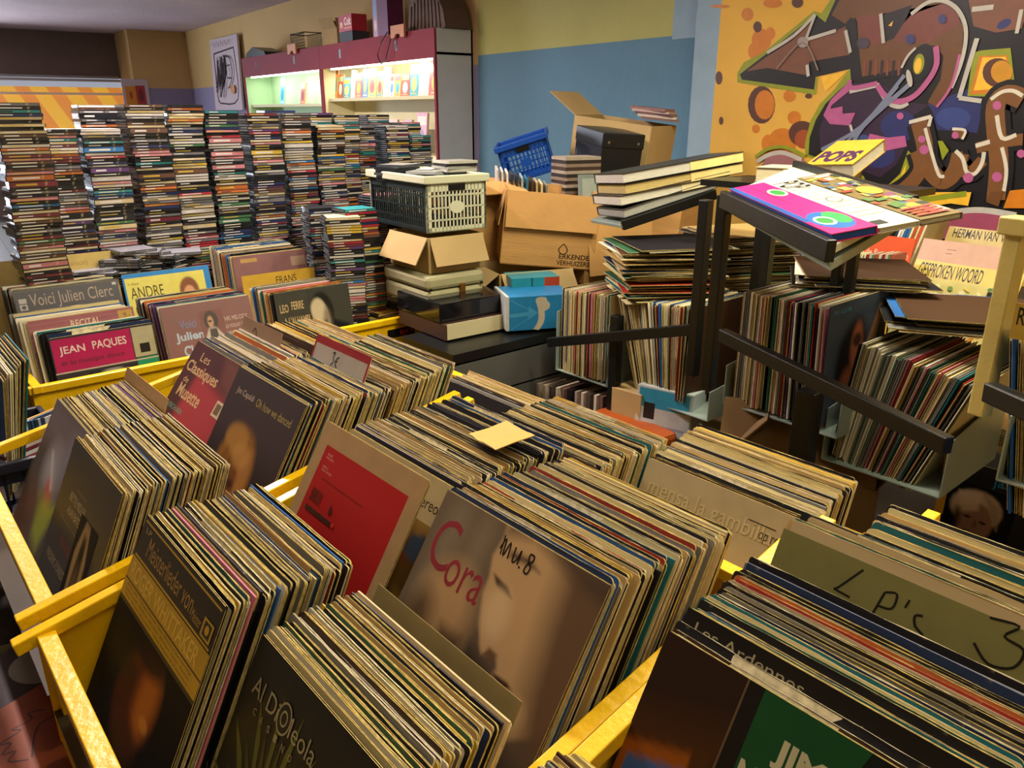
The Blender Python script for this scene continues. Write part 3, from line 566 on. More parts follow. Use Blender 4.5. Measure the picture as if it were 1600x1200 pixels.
# ================================================================== YELLOW BROWSER BINS (front rows) on a dark table
def ab(a, b, z): return V(a, b, z)
def bin_frame(name, lab, a1, a0, b0, b1, z0, z1, zb, group, tiers):
    """steel bin: a1 left, a0 right, b0 front, b1 back, rim z0 front, z1 back, underside zb"""
    T = thing(name, lab, 'record bin', ab((a1 + a0) / 2, b0, zb), ARZ, group); inv = T.matrix_basis.inverted(); inv = (Matrix.Translation(T.location) @ Matrix.Rotation(ARZ, 4, 'Z')).inverted()
    w = .026; zk = min(z1, .985) if b0 < .5 else z1 - .02
    def part(nm, fn, bev=.002):
        b = MB(); fn(b); 
        for v in b.bm.verts: v.co = inv @ v.co
        return b.obj(nm, T, bevel=bev)
    sl = (z1 - z0) / (b1 - b0)
    part('front_rail', lambda b: b.bar(ab(a1 - .002, b0 + .013, z0), ab(a0 + .002, b0 + .013, z0), w, .02, M_YEL))
    part('back_rail', lambda b: b.bar(ab(a1 - .002, b1 - .013, zk), ab(a0 + .002, b1 - .013, zk), w, .02, M_YEL))
    for a in (a1 - .011, a0 + .011): part('side_rail', lambda b: b.bar(ab(a, b0 - .03, z0 + .004 - .03 * sl), ab(a, b1, z1 + .004), .022, .022, M_YEL))
    def side(a):
        def f(b):
            vs = [ab(a, b0, z0 - .01), ab(a, b1, z1 - .01), ab(a, b1, z0 - .2), ab(a, b0, z0 - .2)]; k = DA * .0015
            b.faces([v + k for v in vs] + [v - k for v in vs], [(0, 1, 2, 3), (7, 6, 5, 4), (0, 4, 5, 1), (1, 5, 6, 2), (2, 6, 7, 3), (3, 7, 4, 0)], M_YEL)
        return f
    part('side_panel', side(a1 - .006), 0) if not (a1 > 2 and b0 < .5) else None; part('side_panel', side(a0 + .006), 0)
    def pl(b):
        vs = [ab(a1, b1 - .004, zk), ab(a0, b1 - .004, zk), ab(a0, b1 - .004, z0 - .2), ab(a1, b1 - .004, z0 - .2)]; k = DB * .002
        b.faces([v + k for v in vs] + [v - k for v in vs], [(0, 1, 2, 3), (7, 6, 5, 4), (0, 4, 5, 1), (1, 5, 6, 2), (2, 6, 7, 3), (3, 7, 4, 0)], M_YEL)
    part('back_panel', pl, 0)
    for (q0, q1, zf) in tiers:
        def fl(b):
            vs = [ab(a1 - .01, q0, zf), ab(a0 + .01, q0, zf), ab(a0 + .01, q1, zf), ab(a1 - .01, q1, zf)]; b.faces(vs + [v - UP * .004 for v in vs], [(0, 1, 2, 3), (7, 6, 5, 4), (0, 4, 5, 1), (1, 5, 6, 2), (2, 6, 7, 3), (3, 7, 4, 0)], mat('dark_bin_floor', '#3a2e12', .6))
        part('tier_floor', fl, 0)
    for a in (a1 - .02, a0 + .02):
        for q in (b0 + .02, b1 - .03): part('leg', lambda b: b.bar(ab(a, q, zb), ab(a, q, z0 - .02), .02, .02, M_YEL, DB))
    def low(b): b.bar(ab(a1, b0 + .012, z0 - .2), ab(a0, b0 + .012, z0 - .2), .02, .02, M_YEL)
    part('lower_rail', low)
    return T
BG = 'yellow sloping record bins'
TI = [(.09, .43, .757), (.40, .9, .845)]
bin_frame('record_bin', 'yellow bin at the left holding the dark film soundtrack cover and wavy haired portrait', 2.01, 1.252, .105, .93, .905, 1.07, .585, BG, TI)
bin_frame('record_bin', 'yellow bin in the middle holding the red cover and large profile portrait', 1.226, .462, .09, .93, .895, 1.07, .585, BG, TI)
bin_frame('record_bin', 'yellow bin at the lower right holding the LP price card and the green lettered cover', .436, -.34, .09, .93, .93, 1.12, .585, BG, TI)
T2 = [(.96, 1.27, .73)]
for a1, a0, z, lb in ((2.01, 1.252, .88, 'left yellow bin of the back row behind the 3 euro card'), (1.226, .462, .88, 'middle yellow bin of the back row holding the sleeve with embossed lettering'), (.436, -.34, .95, 'right yellow bin of the back row behind the LP price card')):
    bin_frame('record_bin', lb, a1, a0, .955, 1.32, z, z + .04, .585, 'yellow record bins of the back row', T2)
b = MB(); TW = mat('dark_table_board', '#241a12', .6, vary=.2)
T = thing('trestle_table', 'dark wooden table carrying the yellow record bins', 'table', ab(.8, .6, 0), ARZ)
b.box(-1.25, 1.2, -.62, .78, .55, .583, TW); b.obj('tabletop', T)
for x in (-1.15, 1.1):
    for y in (-.5, .7): b = MB(); b.box(x - .03, x + .03, y - .03, y + .03, 0, .55, TW); b.obj('leg', T)

AL0, AR0, AL1, AR1, AL2 = 1.95, 1.60, 1.17, .818, .415
lb = '{c} record sleeve, edge up, packed '
pack(tl(95, 622, AL0), tl(193, 596, AL0), ARZ, 27, 24, lb + 'behind the shiny plastic wrapped cover at the left', 'records behind the shiny plastic cover', 'cool')
pack(tl(121, 682, AR0), tl(264, 645, AR0), ARZ, 23, 21, lb + 'behind the dark film soundtrack cover', 'records behind the dark film soundtrack cover', 'std')
pack(tl(236, 801, AL1), tl(405, 757, AL1), ARZ, 26, 24, lb + 'behind the black and gold singer cover', 'records behind the black and gold profile cover', 'std', fixed={3: 'yellow', 9: 'pink', 14: 'black', 22: 'green', 33: 'blue'})
pack(tl(420, 980, AR1), tl(560, 919, AR1), ARZ, 27, 30, lb + 'behind the dark palm leaf cover', 'records behind the palm leaf cover', 'std', fixed={2: 'white', 4: 'black', 7: 'orange', 9: 'red', 11: 'yellow', 12: 'purple', 16: 'tan', 18: 'grey', 25: 'yellow', 29: 'navy'})
pack(tl(318, 530, AL0), tl(397, 509, AL0), ARZ, 31, 28, lb + 'behind the reddish musette cover', 'records behind the reddish musette cover', 'cool')
pack(tl(412, 506, AL0), tl(492, 497, AL0), ARZ, 26, 24, lb + 'behind the brown card marked 3', 'records behind the brown card marked 3', 'old')
pack(tl(380, 570, AR0), tl(500, 553, AR0), ARZ, 30, 26, lb + 'behind the portrait of a man with brown wavy hair', 'records behind the wavy haired portrait', 'std', fixed={2: 'blue', 14: 'teal', 20: 'teal'})
pack(tl(508, 551, AR0), tl(590, 519, AR0), ARZ, 26, 24, lb + 'behind the white card with the red edge', 'records behind the white and red card', 'old', fixed={9: 'white', 20: 'yellow'})
pack(tl(556, 664, AL1), tl(712, 620, AL1), ARZ, 30, 25, lb + 'behind the plain red cover', 'records behind the plain red cover', 'std', fixed={14: 'purple', 22: 'dark brown'})
pack(tl(709, 763, AR1), tl(888, 714, AR1), ARZ, 31, 27, lb + 'behind the large portrait in profile', 'records behind the large portrait in profile', 'std', fixed={1: 'white', 3: 'blue', 6: 'black', 7: 'black', 12: 'beige', 17: 'orange', 21: 'blue', 23: 'green', 30: 'teal'})
pack(tl(700, 592, AR0), tl(737, 579, AR0), ARZ, 24, 22, lb + 'standing by the end of the grey shelf', 'records by the grey shelf', 'old')
pack(tl(758, 652, AL1), tl(868, 620, AL1), ARZ, 25, 22, lb + 'in the back row above the yellow strip', 'back row records above the yellow strip', 'old', fixed={3: 'grey', 10: 'teal'})
pack(tl(1018, 713, AR1), tl(1092, 662, AR1), ARZ, 24, 20, lb + 'behind the pale sleeve with embossed lettering', 'records behind the embossed sleeve', 'old', fixed={4: 'yellow', 12: 'grey', 18: 'black'})
pack(tl(1050, 984, AL2), tl(1180, 868, AL2), ARZ, 31, 27, lb + 'in front of the LP price card', 'records in front of the LP price card', 'std', fixed={4: 'black', 5: 'black', 8: 'beige', 10: 'grey', 13: 'teal', 22: 'navy', 28: 'black', 33: 'red', 34: 'orange'})
pack(tl(1232, 812, AL2), tl(1262, 802, AL2), ARZ, 27, 26, lb + 'directly behind the LP price card', 'records behind the LP price card', 'old')
pack(tl(1352, 838, AL2), tl(1393, 783, AL2), ARZ, 24, 20, lb + 'in the back row at the right edge', 'back row records at the right edge', 'old', fixed={8: 'teal', 15: 'orange'})
q0 = tl(842, 1192, AL2); q1 = tl(895, 1166, AL2)
pack(q0, q1, ARZ, 27, 27, lb + 'with a worn corner beside the yellow rail at the bottom', 'worn records beside the yellow rail', 'old')
# loose ones lying open in the left bin
# ------------------------------------------------------------------ featured covers
def nod(a): pass
def d_shiny(a):
    a.painting(0, 0, 1, 1, '#3c3438', [([(0, .0), (1, 0), (1, .3), (0, .25)], '#7a7078', .15, .7), (E(.45, .42, .2, .16, 20), '#b8c0d0', .2, .7), (E(.55, .56, .14, .08, 40), '#c84838', .08, .8), ([(.35, .6), (.8, .55), (.7, .9), (.5, .85)], '#a0b020', .1, .85), ([(0, .62), (.45, .6), (.4, 1), (0, 1)], '#5a2c20', .2, .9), (E(.75, .3, .2, .2), '#8890a8', .2, .6), ([(.3, .3), (.36, .3), (.6, .5), (.55, .52)], '#d8e0e8', .03, .6)], 64)
cover('record_sleeve', 'shiny plastic wrapped cover with green and red swirls at the front left', tl(90, 622, AL0), ARZ, 28, '#2c2628', d_shiny, plastic=True)
def d_rose(a):
    a.rect(0, 0, 1, 1, '#242224')
    a.text('BETTE MIDLER', .22, .27, .33, .05, '#b8ad90'); a.text('ALAN BATES', .24, .345, .28, .05, '#b8ad90'); a.text('A FILM BY', .32, .22, .2, .02, '#807868'); a.text('THE ROSE', .26, .53, .24, .055, '#8c2c24'); a.text('FREDERIC FORREST', .1, .67, .4, .055, '#b8ad90'); a.rect(.14, .44, .5, .448, '#6a6250')
    a.painting(.5, .3, .84, 1, '#1e1c1e', [([(.35, 0), (.6, .02), (.8, .3), (.85, .7), (.8, 1), (.15, 1), (.2, .6), (.15, .3)], '#a89468', .05, 1), ([(.4, .1), (.58, .12), (.66, .4), (.66, 1), (.34, 1), (.34, .4)], '#3a2c20', .06, .9), (E(.5, .25, .1, .08), '#1a1614', .06, .8), (E(.5, .6, .12, .2), '#786040', .08, .8)], 40)
cover('record_sleeve', 'dark film soundtrack cover with a singer at a microphone and the names of three actors', tl(118, 683, AR0), ARZ, 24, '#242224', d_rose)
def d_roger(a):
    a.rect(0, 0, 1, 1, '#15100a')
    a.painting(0, .42, 1, 1, '#141009', [(E(.52, .42, .2, .4, 8), '#7a3c14', .12, 1), (E(.62, .36, .1, .3, 5), '#b06a20', .1, .9), (E(.52, .08, .2, .12), '#1a120a', .1, .9), ([(.3, .25), (.48, .2), (.5, .6), (.3, .7)], '#3a2008', .1, .8), (E(.66, .5, .05, .05), '#c88838', .03, .8), (E(.5, .75, .16, .16), '#4a2810', .1, .9), (E(.2, .3, .2, .15), '#3c3808', .2, .5)], 70)
    a.rect(.02, .02, .98, .03, '#c8a028'); a.rect(.02, .19, .98, .2, '#c8a028')
    a.text('LP', .06, .045, .07, .025, '#b8a060'); a.text('Meisterlieder von', .14, .07, .6, .09, '#b08c40'); a.text('Meister Liebes', .75, .12, .2, .05, '#b08c40')
    a.rect(0, .205, 1, .4, '#c09a1c'); a.rect(0, .315, 1, .322, '#2a2008')
    a.text('ROGER WHITTAKER', .04, .225, .88, .08, '#e0c050', .01)
    for k, s in enumerate(['River Lady  The last farewell  New World in the morning', 'Indian Lady  Mexican Whistler  Durham Town  Finnish', 'Why  Streets of London  I dont believe in if anymore']): a.text(s, .05, .33 + k * .023, .86, .015, '#5c4810')
    a.rect(.87, .1, .97, .18, '#c09a1c'); a.rect(.885, .11, .955, .17, '#1a1408'); a.ell(.92, .14, .02, .02, '#c09a1c')
cover('record_sleeve', 'black and gold cover of a bearded singer in profile in the middle bin', tl(230, 803, AL1), ARZ, 26, '#15100a', d_roger)
def d_palm(a):
    a.rect(0, 0, 1, 1, '#12130d')
    import math as mm
    for k in range(17):
        t = mm.radians(-172 + k * 10); cx, cy = .38, .74; r = .55 if k % 2 else .44
        a.poly([(cx, cy), (cx + r * .55 * mm.cos(t - .05), cy + r * .9 * mm.sin(t - .05)), (cx + r * .8 * mm.cos(t), cy + r * 1.2 * mm.sin(t)), (cx + r * .55 * mm.cos(t + .05), cy + r * .9 * mm.sin(t + .05))], '#5c6024' if k % 2 else '#40451a')
    a.text('Al Di Meola', .07, .13, .5, .075, '#a09870'); a.ell(.33, .165, .05, .06, '#a09870'); a.ell(.33, .165, .042, .052, '#12130d'); a.ell(.33, .165, .025, .03, '#a09870'); a.ell(.33, .165, .018, .022, '#12130d')
    for k, c in enumerate('CASINO'): a.text(c, .13 + k * .06, .235, .022, .026, '#a09870')
cover('record_sleeve', 'dark cover with palm leaves and thin script lettering at the bottom', tl(410, 990, AR1), ARZ, 27, '#12130d', d_palm)
def d_yel(a): a.rect(0, 0, 1, 1, '#1c1c12'); a.ell(.35, .45, .16, .25, '#a8881c', rot=-20); a.ell(.5, .8, .3, .15, '#6a5a40')
def d_red(a):
    a.rect(.0, .0, 1, 1, '#a8895c'); a.painting(.095, .115, .905, 1, '#a31510', [([(0, 0), (1, 0), (1, .35), (0, .25)], '#b02420', .3, .8), ([(0, .6), (1, .6), (1, 1), (0, 1)], '#8c0a06', .5, .8)], 24)
    a.text('ROSE', .14, .15, .05, .014, '#d8a090'); a.text('MUSIC', .14, .17, .08, .012, '#d8a090'); a.text('SIDE A', .14, .22, .06, .014, '#d8a090'); a.text('FOR VOICES', .14, .24, .11, .012, '#d8a090'); a.text('all titles recorded in concert', .18, .28, .42, .012, '#601410')
    for k in range(9): a.rect(.14 + k * .013, .35, .148 + k * .013, .42, '#5c1610')
    a.rect(.14, .45, .42, .475, '#3c1610'); a.text('b', .36, .375, .03, .05, '#2a1410', .03); a.ell(.44, .46, .012, .012, '#c83028')
cover('record_sleeve', 'plain red cover with a tan border and small print standing in the middle bin', tl(512, 657, AL1 + .01), ARZ, 31.5, '#a8895c', d_red)
def d_stereo(a): a.rect(0, 0, 1, 1, '#b8a878'); a.text('Stereo', .72, .1, .2, .06, '#2a2418'); a.painting(.3, .22, .98, 1, '#9a7838', [(E(.8, .2, .15, .1), '#a04a20', .05, 1), (E(.85, .4, .2, .2), '#6a4a20', .1, .9), (E(.7, .7, .3, .2), '#3c2410', .1, .9), ([(.75, .1), (.95, .05), (.9, .25), (.72, .22)], '#4a5a70', .02, 1), ([(.8, .45), (1, .5), (.95, .8), (.8, .8)], '#a88830', .1, .8)], 40)
p = tl(512, 657, AL1 + .01) - DA * .034 + DB * .028; p.z -= .012
cover('record_sleeve', 'cream cover with the word stereo and a painted picture peeking from behind the red cover', p, ARZ, 30, '#b8a878', d_stereo)
def d_cora(a):
    a.painting(0, 0, 1, 1, '#5e4f3e', [([(0, 0), (.45, 0), (.42, .3), (.3, .5), (0, .6)], '#75664f', .2, .8), ([(.1, 0), (.2, 0), (.16, .45), (.07, .45)], '#94866c', .1, .3), ([(.28, 0), (.36, 0), (.36, .3), (.28, .35)], '#8c7c60', .08, .35), ([(0, .8), (.5, .66), (1, .8), (1, 1), (0, 1)], '#1c140c', .2, .95),
        (E(.27, .45, .17, .2, 15), '#b39060', .14, .9), (E(.15, .62, .1, .2), '#3a2a1a', .12, .8), ([(.3, .5), (.44, .5), (.46, .6), (.3, .62)], '#3a2818', .06, .8), (E(.395, .575, .02, .025), '#d8c8a0', .015, .9), (E(.44, .72, .1, .1), '#6e5230', .1, .8),
        ([(.5, .5), (.66, .55), (.78, .72), (.7, .95), (.42, 1), (.46, .7)], '#2a2014', .08, .95),
        ([(.40, -.1), (.43, .06), (.415, .14), (.445, .22), (.45, .295), (.50, .40), (.545, .47), (.57, .495), (.655, .475), (.675, .505), (.665, .53), (.735, .545), (.715, .575), (.75, .61), (.79, .67), (.86, .69), (.96, .62), (1.1, .4), (1.1, -.1)], '#b8976a', .022, 1),
        ([(.78, .0), (1.1, -.1), (1.1, .75), (.9, .7), (.84, .5), (.8, .25)], '#5a4430', .16, .95), ([(.42, -.1), (1.1, -.1), (1.1, .1), (.85, .06), (.6, -.01), (.44, .03)], '#4a3a2a', .07, .9),
        ([(.5, .085), (.6, .07), (.68, .1), (.6, .1), (.5, .11)], '#3c2a1c', .025, .85), ([(.46, .2), (.56, .215), (.6, .245), (.5, .235)], '#20140e', .015, .95), ([(.6, .455), (.655, .46), (.64, .49), (.58, .495)], '#5c3c28', .015, .9), ([(.66, .525), (.75, .52), (.79, .535), (.72, .55)], '#2c1810', .012, .95), (E(.725, .565, .035, .02), '#74402e', .02, .85),
        (E(.56, .33, .07, .1, -10), '#d2b68a', .07, .6), (E(.82, .6, .06, .06), '#c8a878', .06, .5)], 120)
    a.text('C', .05, .1, .15, .23, '#8c2c34'); a.text('ora', .2, .24, .24, .12, '#8c2c34')
    a = Shift(a, -.165, .0)
    a.stroke([(.60, .04), (.615, .12)], .007, '#14100c'); a.stroke([(.60, .1), (.615, .05), (.63, .12), (.645, .055), (.66, .12)], .008, '#14100c'); a.stroke([(.68, .06), (.69, .12), (.71, .1), (.715, .06), (.72, .12)], .008, '#14100c'); a.stroke([(.733, .12), (.738, .128)], .01, '#14100c')
    a.stroke([(.79, .055), (.765, .055), (.77, .085), (.79, .1), (.785, .13), (.765, .125), (.77, .095), (.79, .075), (.788, .055)], .008, '#14100c')
cover('record_sleeve', 'large grey brown cover with two soft focus faces in profile and a red title', tl(700, 765, AR1), ARZ, 33, '#6a5a48', d_cora, t=.006)
def d_cap(a):
    a.painting(0, 0, 1, 1, '#43393a', [([(0, .55), (1, .5), (1, 1), (0, 1)], '#1e1412', .35, .95), (E(.45, .62, .27, .3), '#8a6028', .06, 1), (E(.36, .42, .16, .1), '#a87c3c', .05, .9), (E(.6, .62, .08, .2), '#a0703a', .05, .9), (E(.44, .72, .13, .2), '#6e4420', .05, 1), (E(.5, .5, .12, .08), '#b88a48', .05, .7), (E(.38, .68, .05, .03), '#24140c', .03, .8), (E(.5, .69, .05, .03), '#24140c', .03, .8), (E(.44, .86, .07, .03), '#381a10', .03, .8), (E(.3, .65, .05, .16), '#7c5424', .04, .9), (E(.45, 1.0, .2, .12), '#20140e', .05, .9)], 64)
    a.text('Jim Capaldi', .1, .12, .27, .055, '#c0b098'); a.text('Oh how we danced', .42, .12, .5, .055, '#a89c50')
cover('record_sleeve', 'brown cover with a portrait of a man with wavy hair standing in the left bin', tl(375, 572, AR0), ARZ, 30.5, '#43393a', d_cap)
def d_mus(a):
    a.painting(0, 0, 1, 1, '#4a2c2c', [([(.3, .2), (1, .3), (1, .75), (.2, .8)], '#a03c40', .1, .9), ([(.6, 0), (1, 0), (1, .3), (.7, .2)], '#6a4038', .1, .8), ([(0, .8), (1, .8), (1, 1), (0, 1)], '#8a7050', .04, 1)], 32)
    a.text('Les', .2, .06, .18, .07, '#c0a070'); a.text('Classiques', .04, .15, .62, .12, '#c0a070', .02); a.text('de', .1, .28, .1, .05, '#c0a070'); a.text('Musette', .1, .34, .45, .11, '#c0a070', .02); a.text('VERCHUREN', .06, .52, .3, .04, '#6aa088'); a.rect(.8, .3, .98, .42, '#c0b090'); a.rect(.82, .32, .9, .4, '#6a5a40')
    for k in range(14):
        for j in range(3): a.rect(.1 + k * .06, .86 + j * .04, .13 + k * .06, .88 + j * .04, '#3a2c20')
    a.rect(.02, .79, .98, .81, '#c8b088')
cover('record_sleeve', 'reddish accordion music cover with script lettering in the left bin', tl(310, 532, AL0), ARZ, 36, '#4a2c2c', d_mus)
def d_mensa(a):
    a.rect(0, 0, 1, 1, '#9a8b68'); a.text('mensa la gambilla', .06, .1, .8, .12, '#857548', .02); a.text('mensa la gambilla', .055, .094, .8, .12, '#a89a74', .0); a.text('op reis', .78, .12, .14, .07, '#3a3428')  # offset dark and light copies paint the relief shading of the embossing
    a.stroke([(.7, .1), (.86, .1)], .006, '#3a3428')
cover('record_sleeve', 'pale sleeve with raised embossed lettering in front of the back row pack', tl(1015, 715, AR1), ARZ, 25, '#9a8b68', d_mensa)
def d_box(a): a.rect(0, 0, 1, 1, '#3c4448'); a.ell(.78, .12, .03, .03, '#8a6a4a')
cover('record_sleeve', 'dark grey boxed record set in the back row beside the embossed sleeve', tl(745, 655, AL1 + .14), ARZ, 25, '#3c4448', d_box, w=.44, t=.02)
def d_mandel(a):
    a.rect(0, 0, 1, 1, '#1e140c'); a.painting(0, 0, .31, 1, '#2a1a10', [([(0, .3), (1, .2), (1, .6), (0, .6)], '#4a2a0c', .2, .9), ([(.0, .38), (.75, .3), (.95, 1), (0, 1)], '#8a4a10', .03, 1), ([(.1, .42), (.75, .36), (.85, 1), (.06, 1)], '#3c5a8c', .02, 1), (E(.45, .55, .2, .06), '#b8b8a8', .05, .9), (E(.3, .75, .15, .05), '#a8a898', .05, .9), ([(.4, .6), (.85, .55), (.95, 1), (.45, 1)], '#9a4a10', .02, 1), ([(.52, .7), (.78, .68), (.8, .9), (.55, .9)], '#5a2408', .03, 1)], 48)
    a.rect(.31, 0, .317, 1, '#5a4a30'); a.rect(.318, 0, 1, 1, '#120e0a')
    a.rect(.37, .0, .74, 1, '#0f4420'); a.poly([(.74, 0), (.74, .1), (.66, .3), (.62, .3), (.70, .0)], '#0c1410'); a.rect(.8, 0, 1, 1, '#1a3460'); a.text('JIM', .46, .10, .15, .09, '#b0ab88', .04); a.text('MANDEL', .38, .215, .34, .105, '#b0ab88', .04); a.text('MUSIC TODAY', .39, .36, .3, .05, '#7a1c18', .03)
cover('record_sleeve', 'green cover lettered JIM MANDEL beside a brown picture at the lower right corner', tl(1045, 985, AL2), ARZ, 31, '#1e140c', d_mandel, w=.315)
def d_anim(a): a.rect(0, 0, 1, 1, '#14110c'); a.text('Les Ardennes', .05, .03, .4, .04, '#9a9070'); a.text('romantiques', .45, .055, .3, .03, '#9a9070')
p = tl(1068, 958, AL2)
cover('record_sleeve', 'black sleeve with thin serif lettering just behind the green lettered cover', tl(1076, 948, AL2), ARZ, 30.5, '#14110c', d_anim)
# ------------------------------------------------------------------ price cards and dividers
def card(name, lab, top_left, rz, lean, w, h, c, draw=None, t=.0012, cat='card', roll=0):
    ex = Vector((math.cos(rz), math.sin(rz), 0)); ey = Vector((-ex.y, ex.x, 0)); le = math.radians(lean); up = UP * math.cos(le) + ey * math.sin(le)
    b = MB(); b.box(-w / 2, w / 2, 0, t, 0, h, ink(c, .38)); a = Art(b, (-w / 2, 0, h), (w, 0, 0), (0, 0, -h), (0, -1, 0))
    if draw: draw(a)
    o = b.obj(name, None, Vector(top_left) + ex * w / 2 - up * h, (-le, roll, rz), recalc=False); return tag(o, lab, cat)
def d_lp(a):
    k = '#14120c'
    a = Shift(a, 0, -.075)
    a.stroke([(.30, .1), (.245, .19), (.235, .2), (.29, .205)], .008, k); a.stroke([(.385, .14), (.37, .24)], .008, k); a.stroke([(.385, .14), (.42, .13), (.42, .18), (.38, .19)], .008, k)
    a.stroke([(.46, .13), (.455, .16)], .007, k); a.stroke([(.51, .16), (.49, .17), (.5, .2), (.53, .22), (.51, .25), (.46, .25)], .008, k); a = Shift(a.a, -.06, -.125); a.stroke([(.735, .13), (.81, .12), (.785, .165), (.84, .18), (.83, .24), (.77, .26), (.72, .22)], .008, k)
card('price_card', 'large olive cardboard sign with LP\'s 3 written in black marker', tl(1225, 825, AL2), ARZ, 27, .34, .33, '#6e6c3e', d_lp, cat='sign')
def d_3(a): a.stroke([(.3, .1), (.36, .06), (.42, .14), (.34, .2), (.43, .28), (.38, .38), (.3, .34)], .02, '#3a2a20')
card('divider_card', 'brown divider card marked 3 in the left bin', tl(383, 506, AL0) + UP * .022, ARZ, 20, .23, .3, '#8a7058', d_3, cat='sign')
def d_3e(a):
    a.rect(0, 0, 1, .06, '#8c1c24'); a.rect(0, 0, .03, .32, '#8c1c24'); a.rect(.97, 0, 1, .3, '#8c1c24'); k = '#1a1614'
    a.stroke([(.37, .09), (.41, .08), (.4, .12), (.42, .15), (.38, .18)], .013, k); a.stroke([(.5, .1), (.46, .12), (.46, .16), (.5, .18)], .012, k); a.stroke([(.44, .14), (.49, .135)], .01, k)
card('price_card', 'white price card with a dark red edge and 3 euro written on it', tl(502, 553, AR0) + UP * .05 - DB * .004, ARZ, 24, .24, .3, '#a09a90', d_3e, cat='sign')
card('divider_card', 'plain tan cardboard divider behind the cool coloured records at the left', tl(200, 580, AL0 + .02) + UP * .012, ARZ, 22, .3, .33, '#b08c5a', cat='card')
card('divider_card', 'tan card with faint red letters in the pack behind the gold profile cover', tl(352, 766, AL1), ARZ, 24, .3, .32, '#a07c50', lambda a: a.text('SENIMEN', .1, .03, .3, .05, '#7a2c20'), cat='card')
card('divider_card', 'plain tan front card in the pack behind the palm leaf cover', tl(592, 912, AR1) , ARZ, 30, .3, .31, '#8a7a4c', cat='card')
b = MB(); mtp = mat('yellowed_tape_paper', '#b3924c', .5, bump=.4, bscale=20)
rr = random.Random(2); nx = 8
vs = []; 
for j in range(3):
    for i in range(nx): vs.append((i * .012, j * .022, rr.uniform(0, .003) + (0 if j != 2 else .002)))
b.faces(vs, [(j * nx + i, j * nx + i + 1, (j + 1) * nx + i + 1, (j + 1) * nx + i) for j in range(2) for i in range(nx - 1)], mtp)
o = b.obj('paper_label', None, hitZ(733, 680, 1.128), (.1, -.1, ARZ - .2)); o.modifiers.new('solid', 'SOLIDIFY').thickness = .0015
o.scale = (1.15, 1.7, 1); tag(o, 'crumpled yellowed paper label lying across the pack behind the red cover', 'label')
flush_after = True

# ================================================================== REAR YELLOW CRATES (turned a quarter), records and cases in them
def rear_crate(lab, q0, q1, za=.845, a0=2.65, a1=3.28):
    T = thing('record_crate', lab, 'record crate', ab(a0, (q0 + q1) / 2, .5), ARZ, 'yellow record crates in front of the case towers'); inv = (Matrix.Translation(T.location) @ Matrix.Rotation(ARZ, 4, 'Z')).inverted()
    def bars(nm, L_, w=.026, h=.024):
        b = MB()
        for p, q in L_: b.bar(p, q, w, h, M_YEL)
        for v in b.bm.verts: v.co = inv @ v.co
        return b.obj(nm, T, bevel=.003)
    bars('front_rail', [(ab(a0, q0 - .01, za), ab(a0, q1 + .01, za))]); bars('back_rail', [(ab(a1, q0, za), ab(a1, q1, za))])
    bars('side_rail', [(ab(a0 - .02, q0 + .013, za + .003), ab(a1, q0 + .013, za + .003))]); bars('side_rail', [(ab(a0 - .02, q1 - .013, za + .003), ab(a1, q1 - .013, za + .003))])
    def sheet(nm, P, n):
        b = MB(); k = n * .0015; P = [inv @ p for p in P]; k = inv.to_3x3() @ k
        b.faces([v + k for v in P] + [v - k for v in P], [(0, 1, 2, 3), (7, 6, 5, 4), (0, 4, 5, 1), (1, 5, 6, 2), (2, 6, 7, 3), (3, 7, 4, 0)], M_YEL); return b.obj(nm, T)
    sheet('front_panel', [ab(a0, q0, za), ab(a0, q1, za), ab(a0, q1, za - .3), ab(a0, q0, za - .3)], DA)
    for q in (q0 + .012, q1 - .012): sheet('side_panel', [ab(a0, q, za), ab(a1, q, za), ab(a1, q, za - .3), ab(a0, q, za - .3)], DB)
    sheet('crate_floor', [ab(a0, q0, za - .26), ab(a1, q0, za - .26), ab(a1, q1, za - .26), ab(a0, q1, za - .26)], UP)
    bars('knob', [(ab(a0 - .035, q1 - .013, za + .003), ab(a0 - .02, q1 - .013, za + .003))], .035, .03)
    return T, inv
rear_crate('yellow crate at the left with chanson covers facing the front', .335, 1.095)
T, inv = rear_crate('yellow crate holding the portrait cover in black and white and leaning case towers', 1.105, 1.87)
b = MB(); b.box(0, .13, -.001, 0, 0, .035, ink('#14100c')); a = Art(b, (0, -.001, .035), (.13, 0, 0), (0, 0, -.035), (0, -1, 0)); a.text("ISA'S", .45, .2, .5, .6, '#b8321c', .03)
o = b.obj('sticker', T, recalc=False); o.matrix_local = inv @ Matrix.Translation(ab(2.646, 1.60, .775)) @ Matrix.Rotation(BRZ, 4, 'Z')
b = MB(); TB = thing('low_table', 'dark low table under the yellow crates and case towers', 'table', ab(3.2, 1.2, 0), ARZ)
b.box(-.95, .62, -1.3, .78, .515, .545, TW); b.obj('tabletop', TB)
for x in (-.9, .57):
    for y in (-1.2, .7): b = MB(); b.box(x - .03, x + .03, y - .03, y + .03, 0, .515, TW); b.obj('leg', TB)
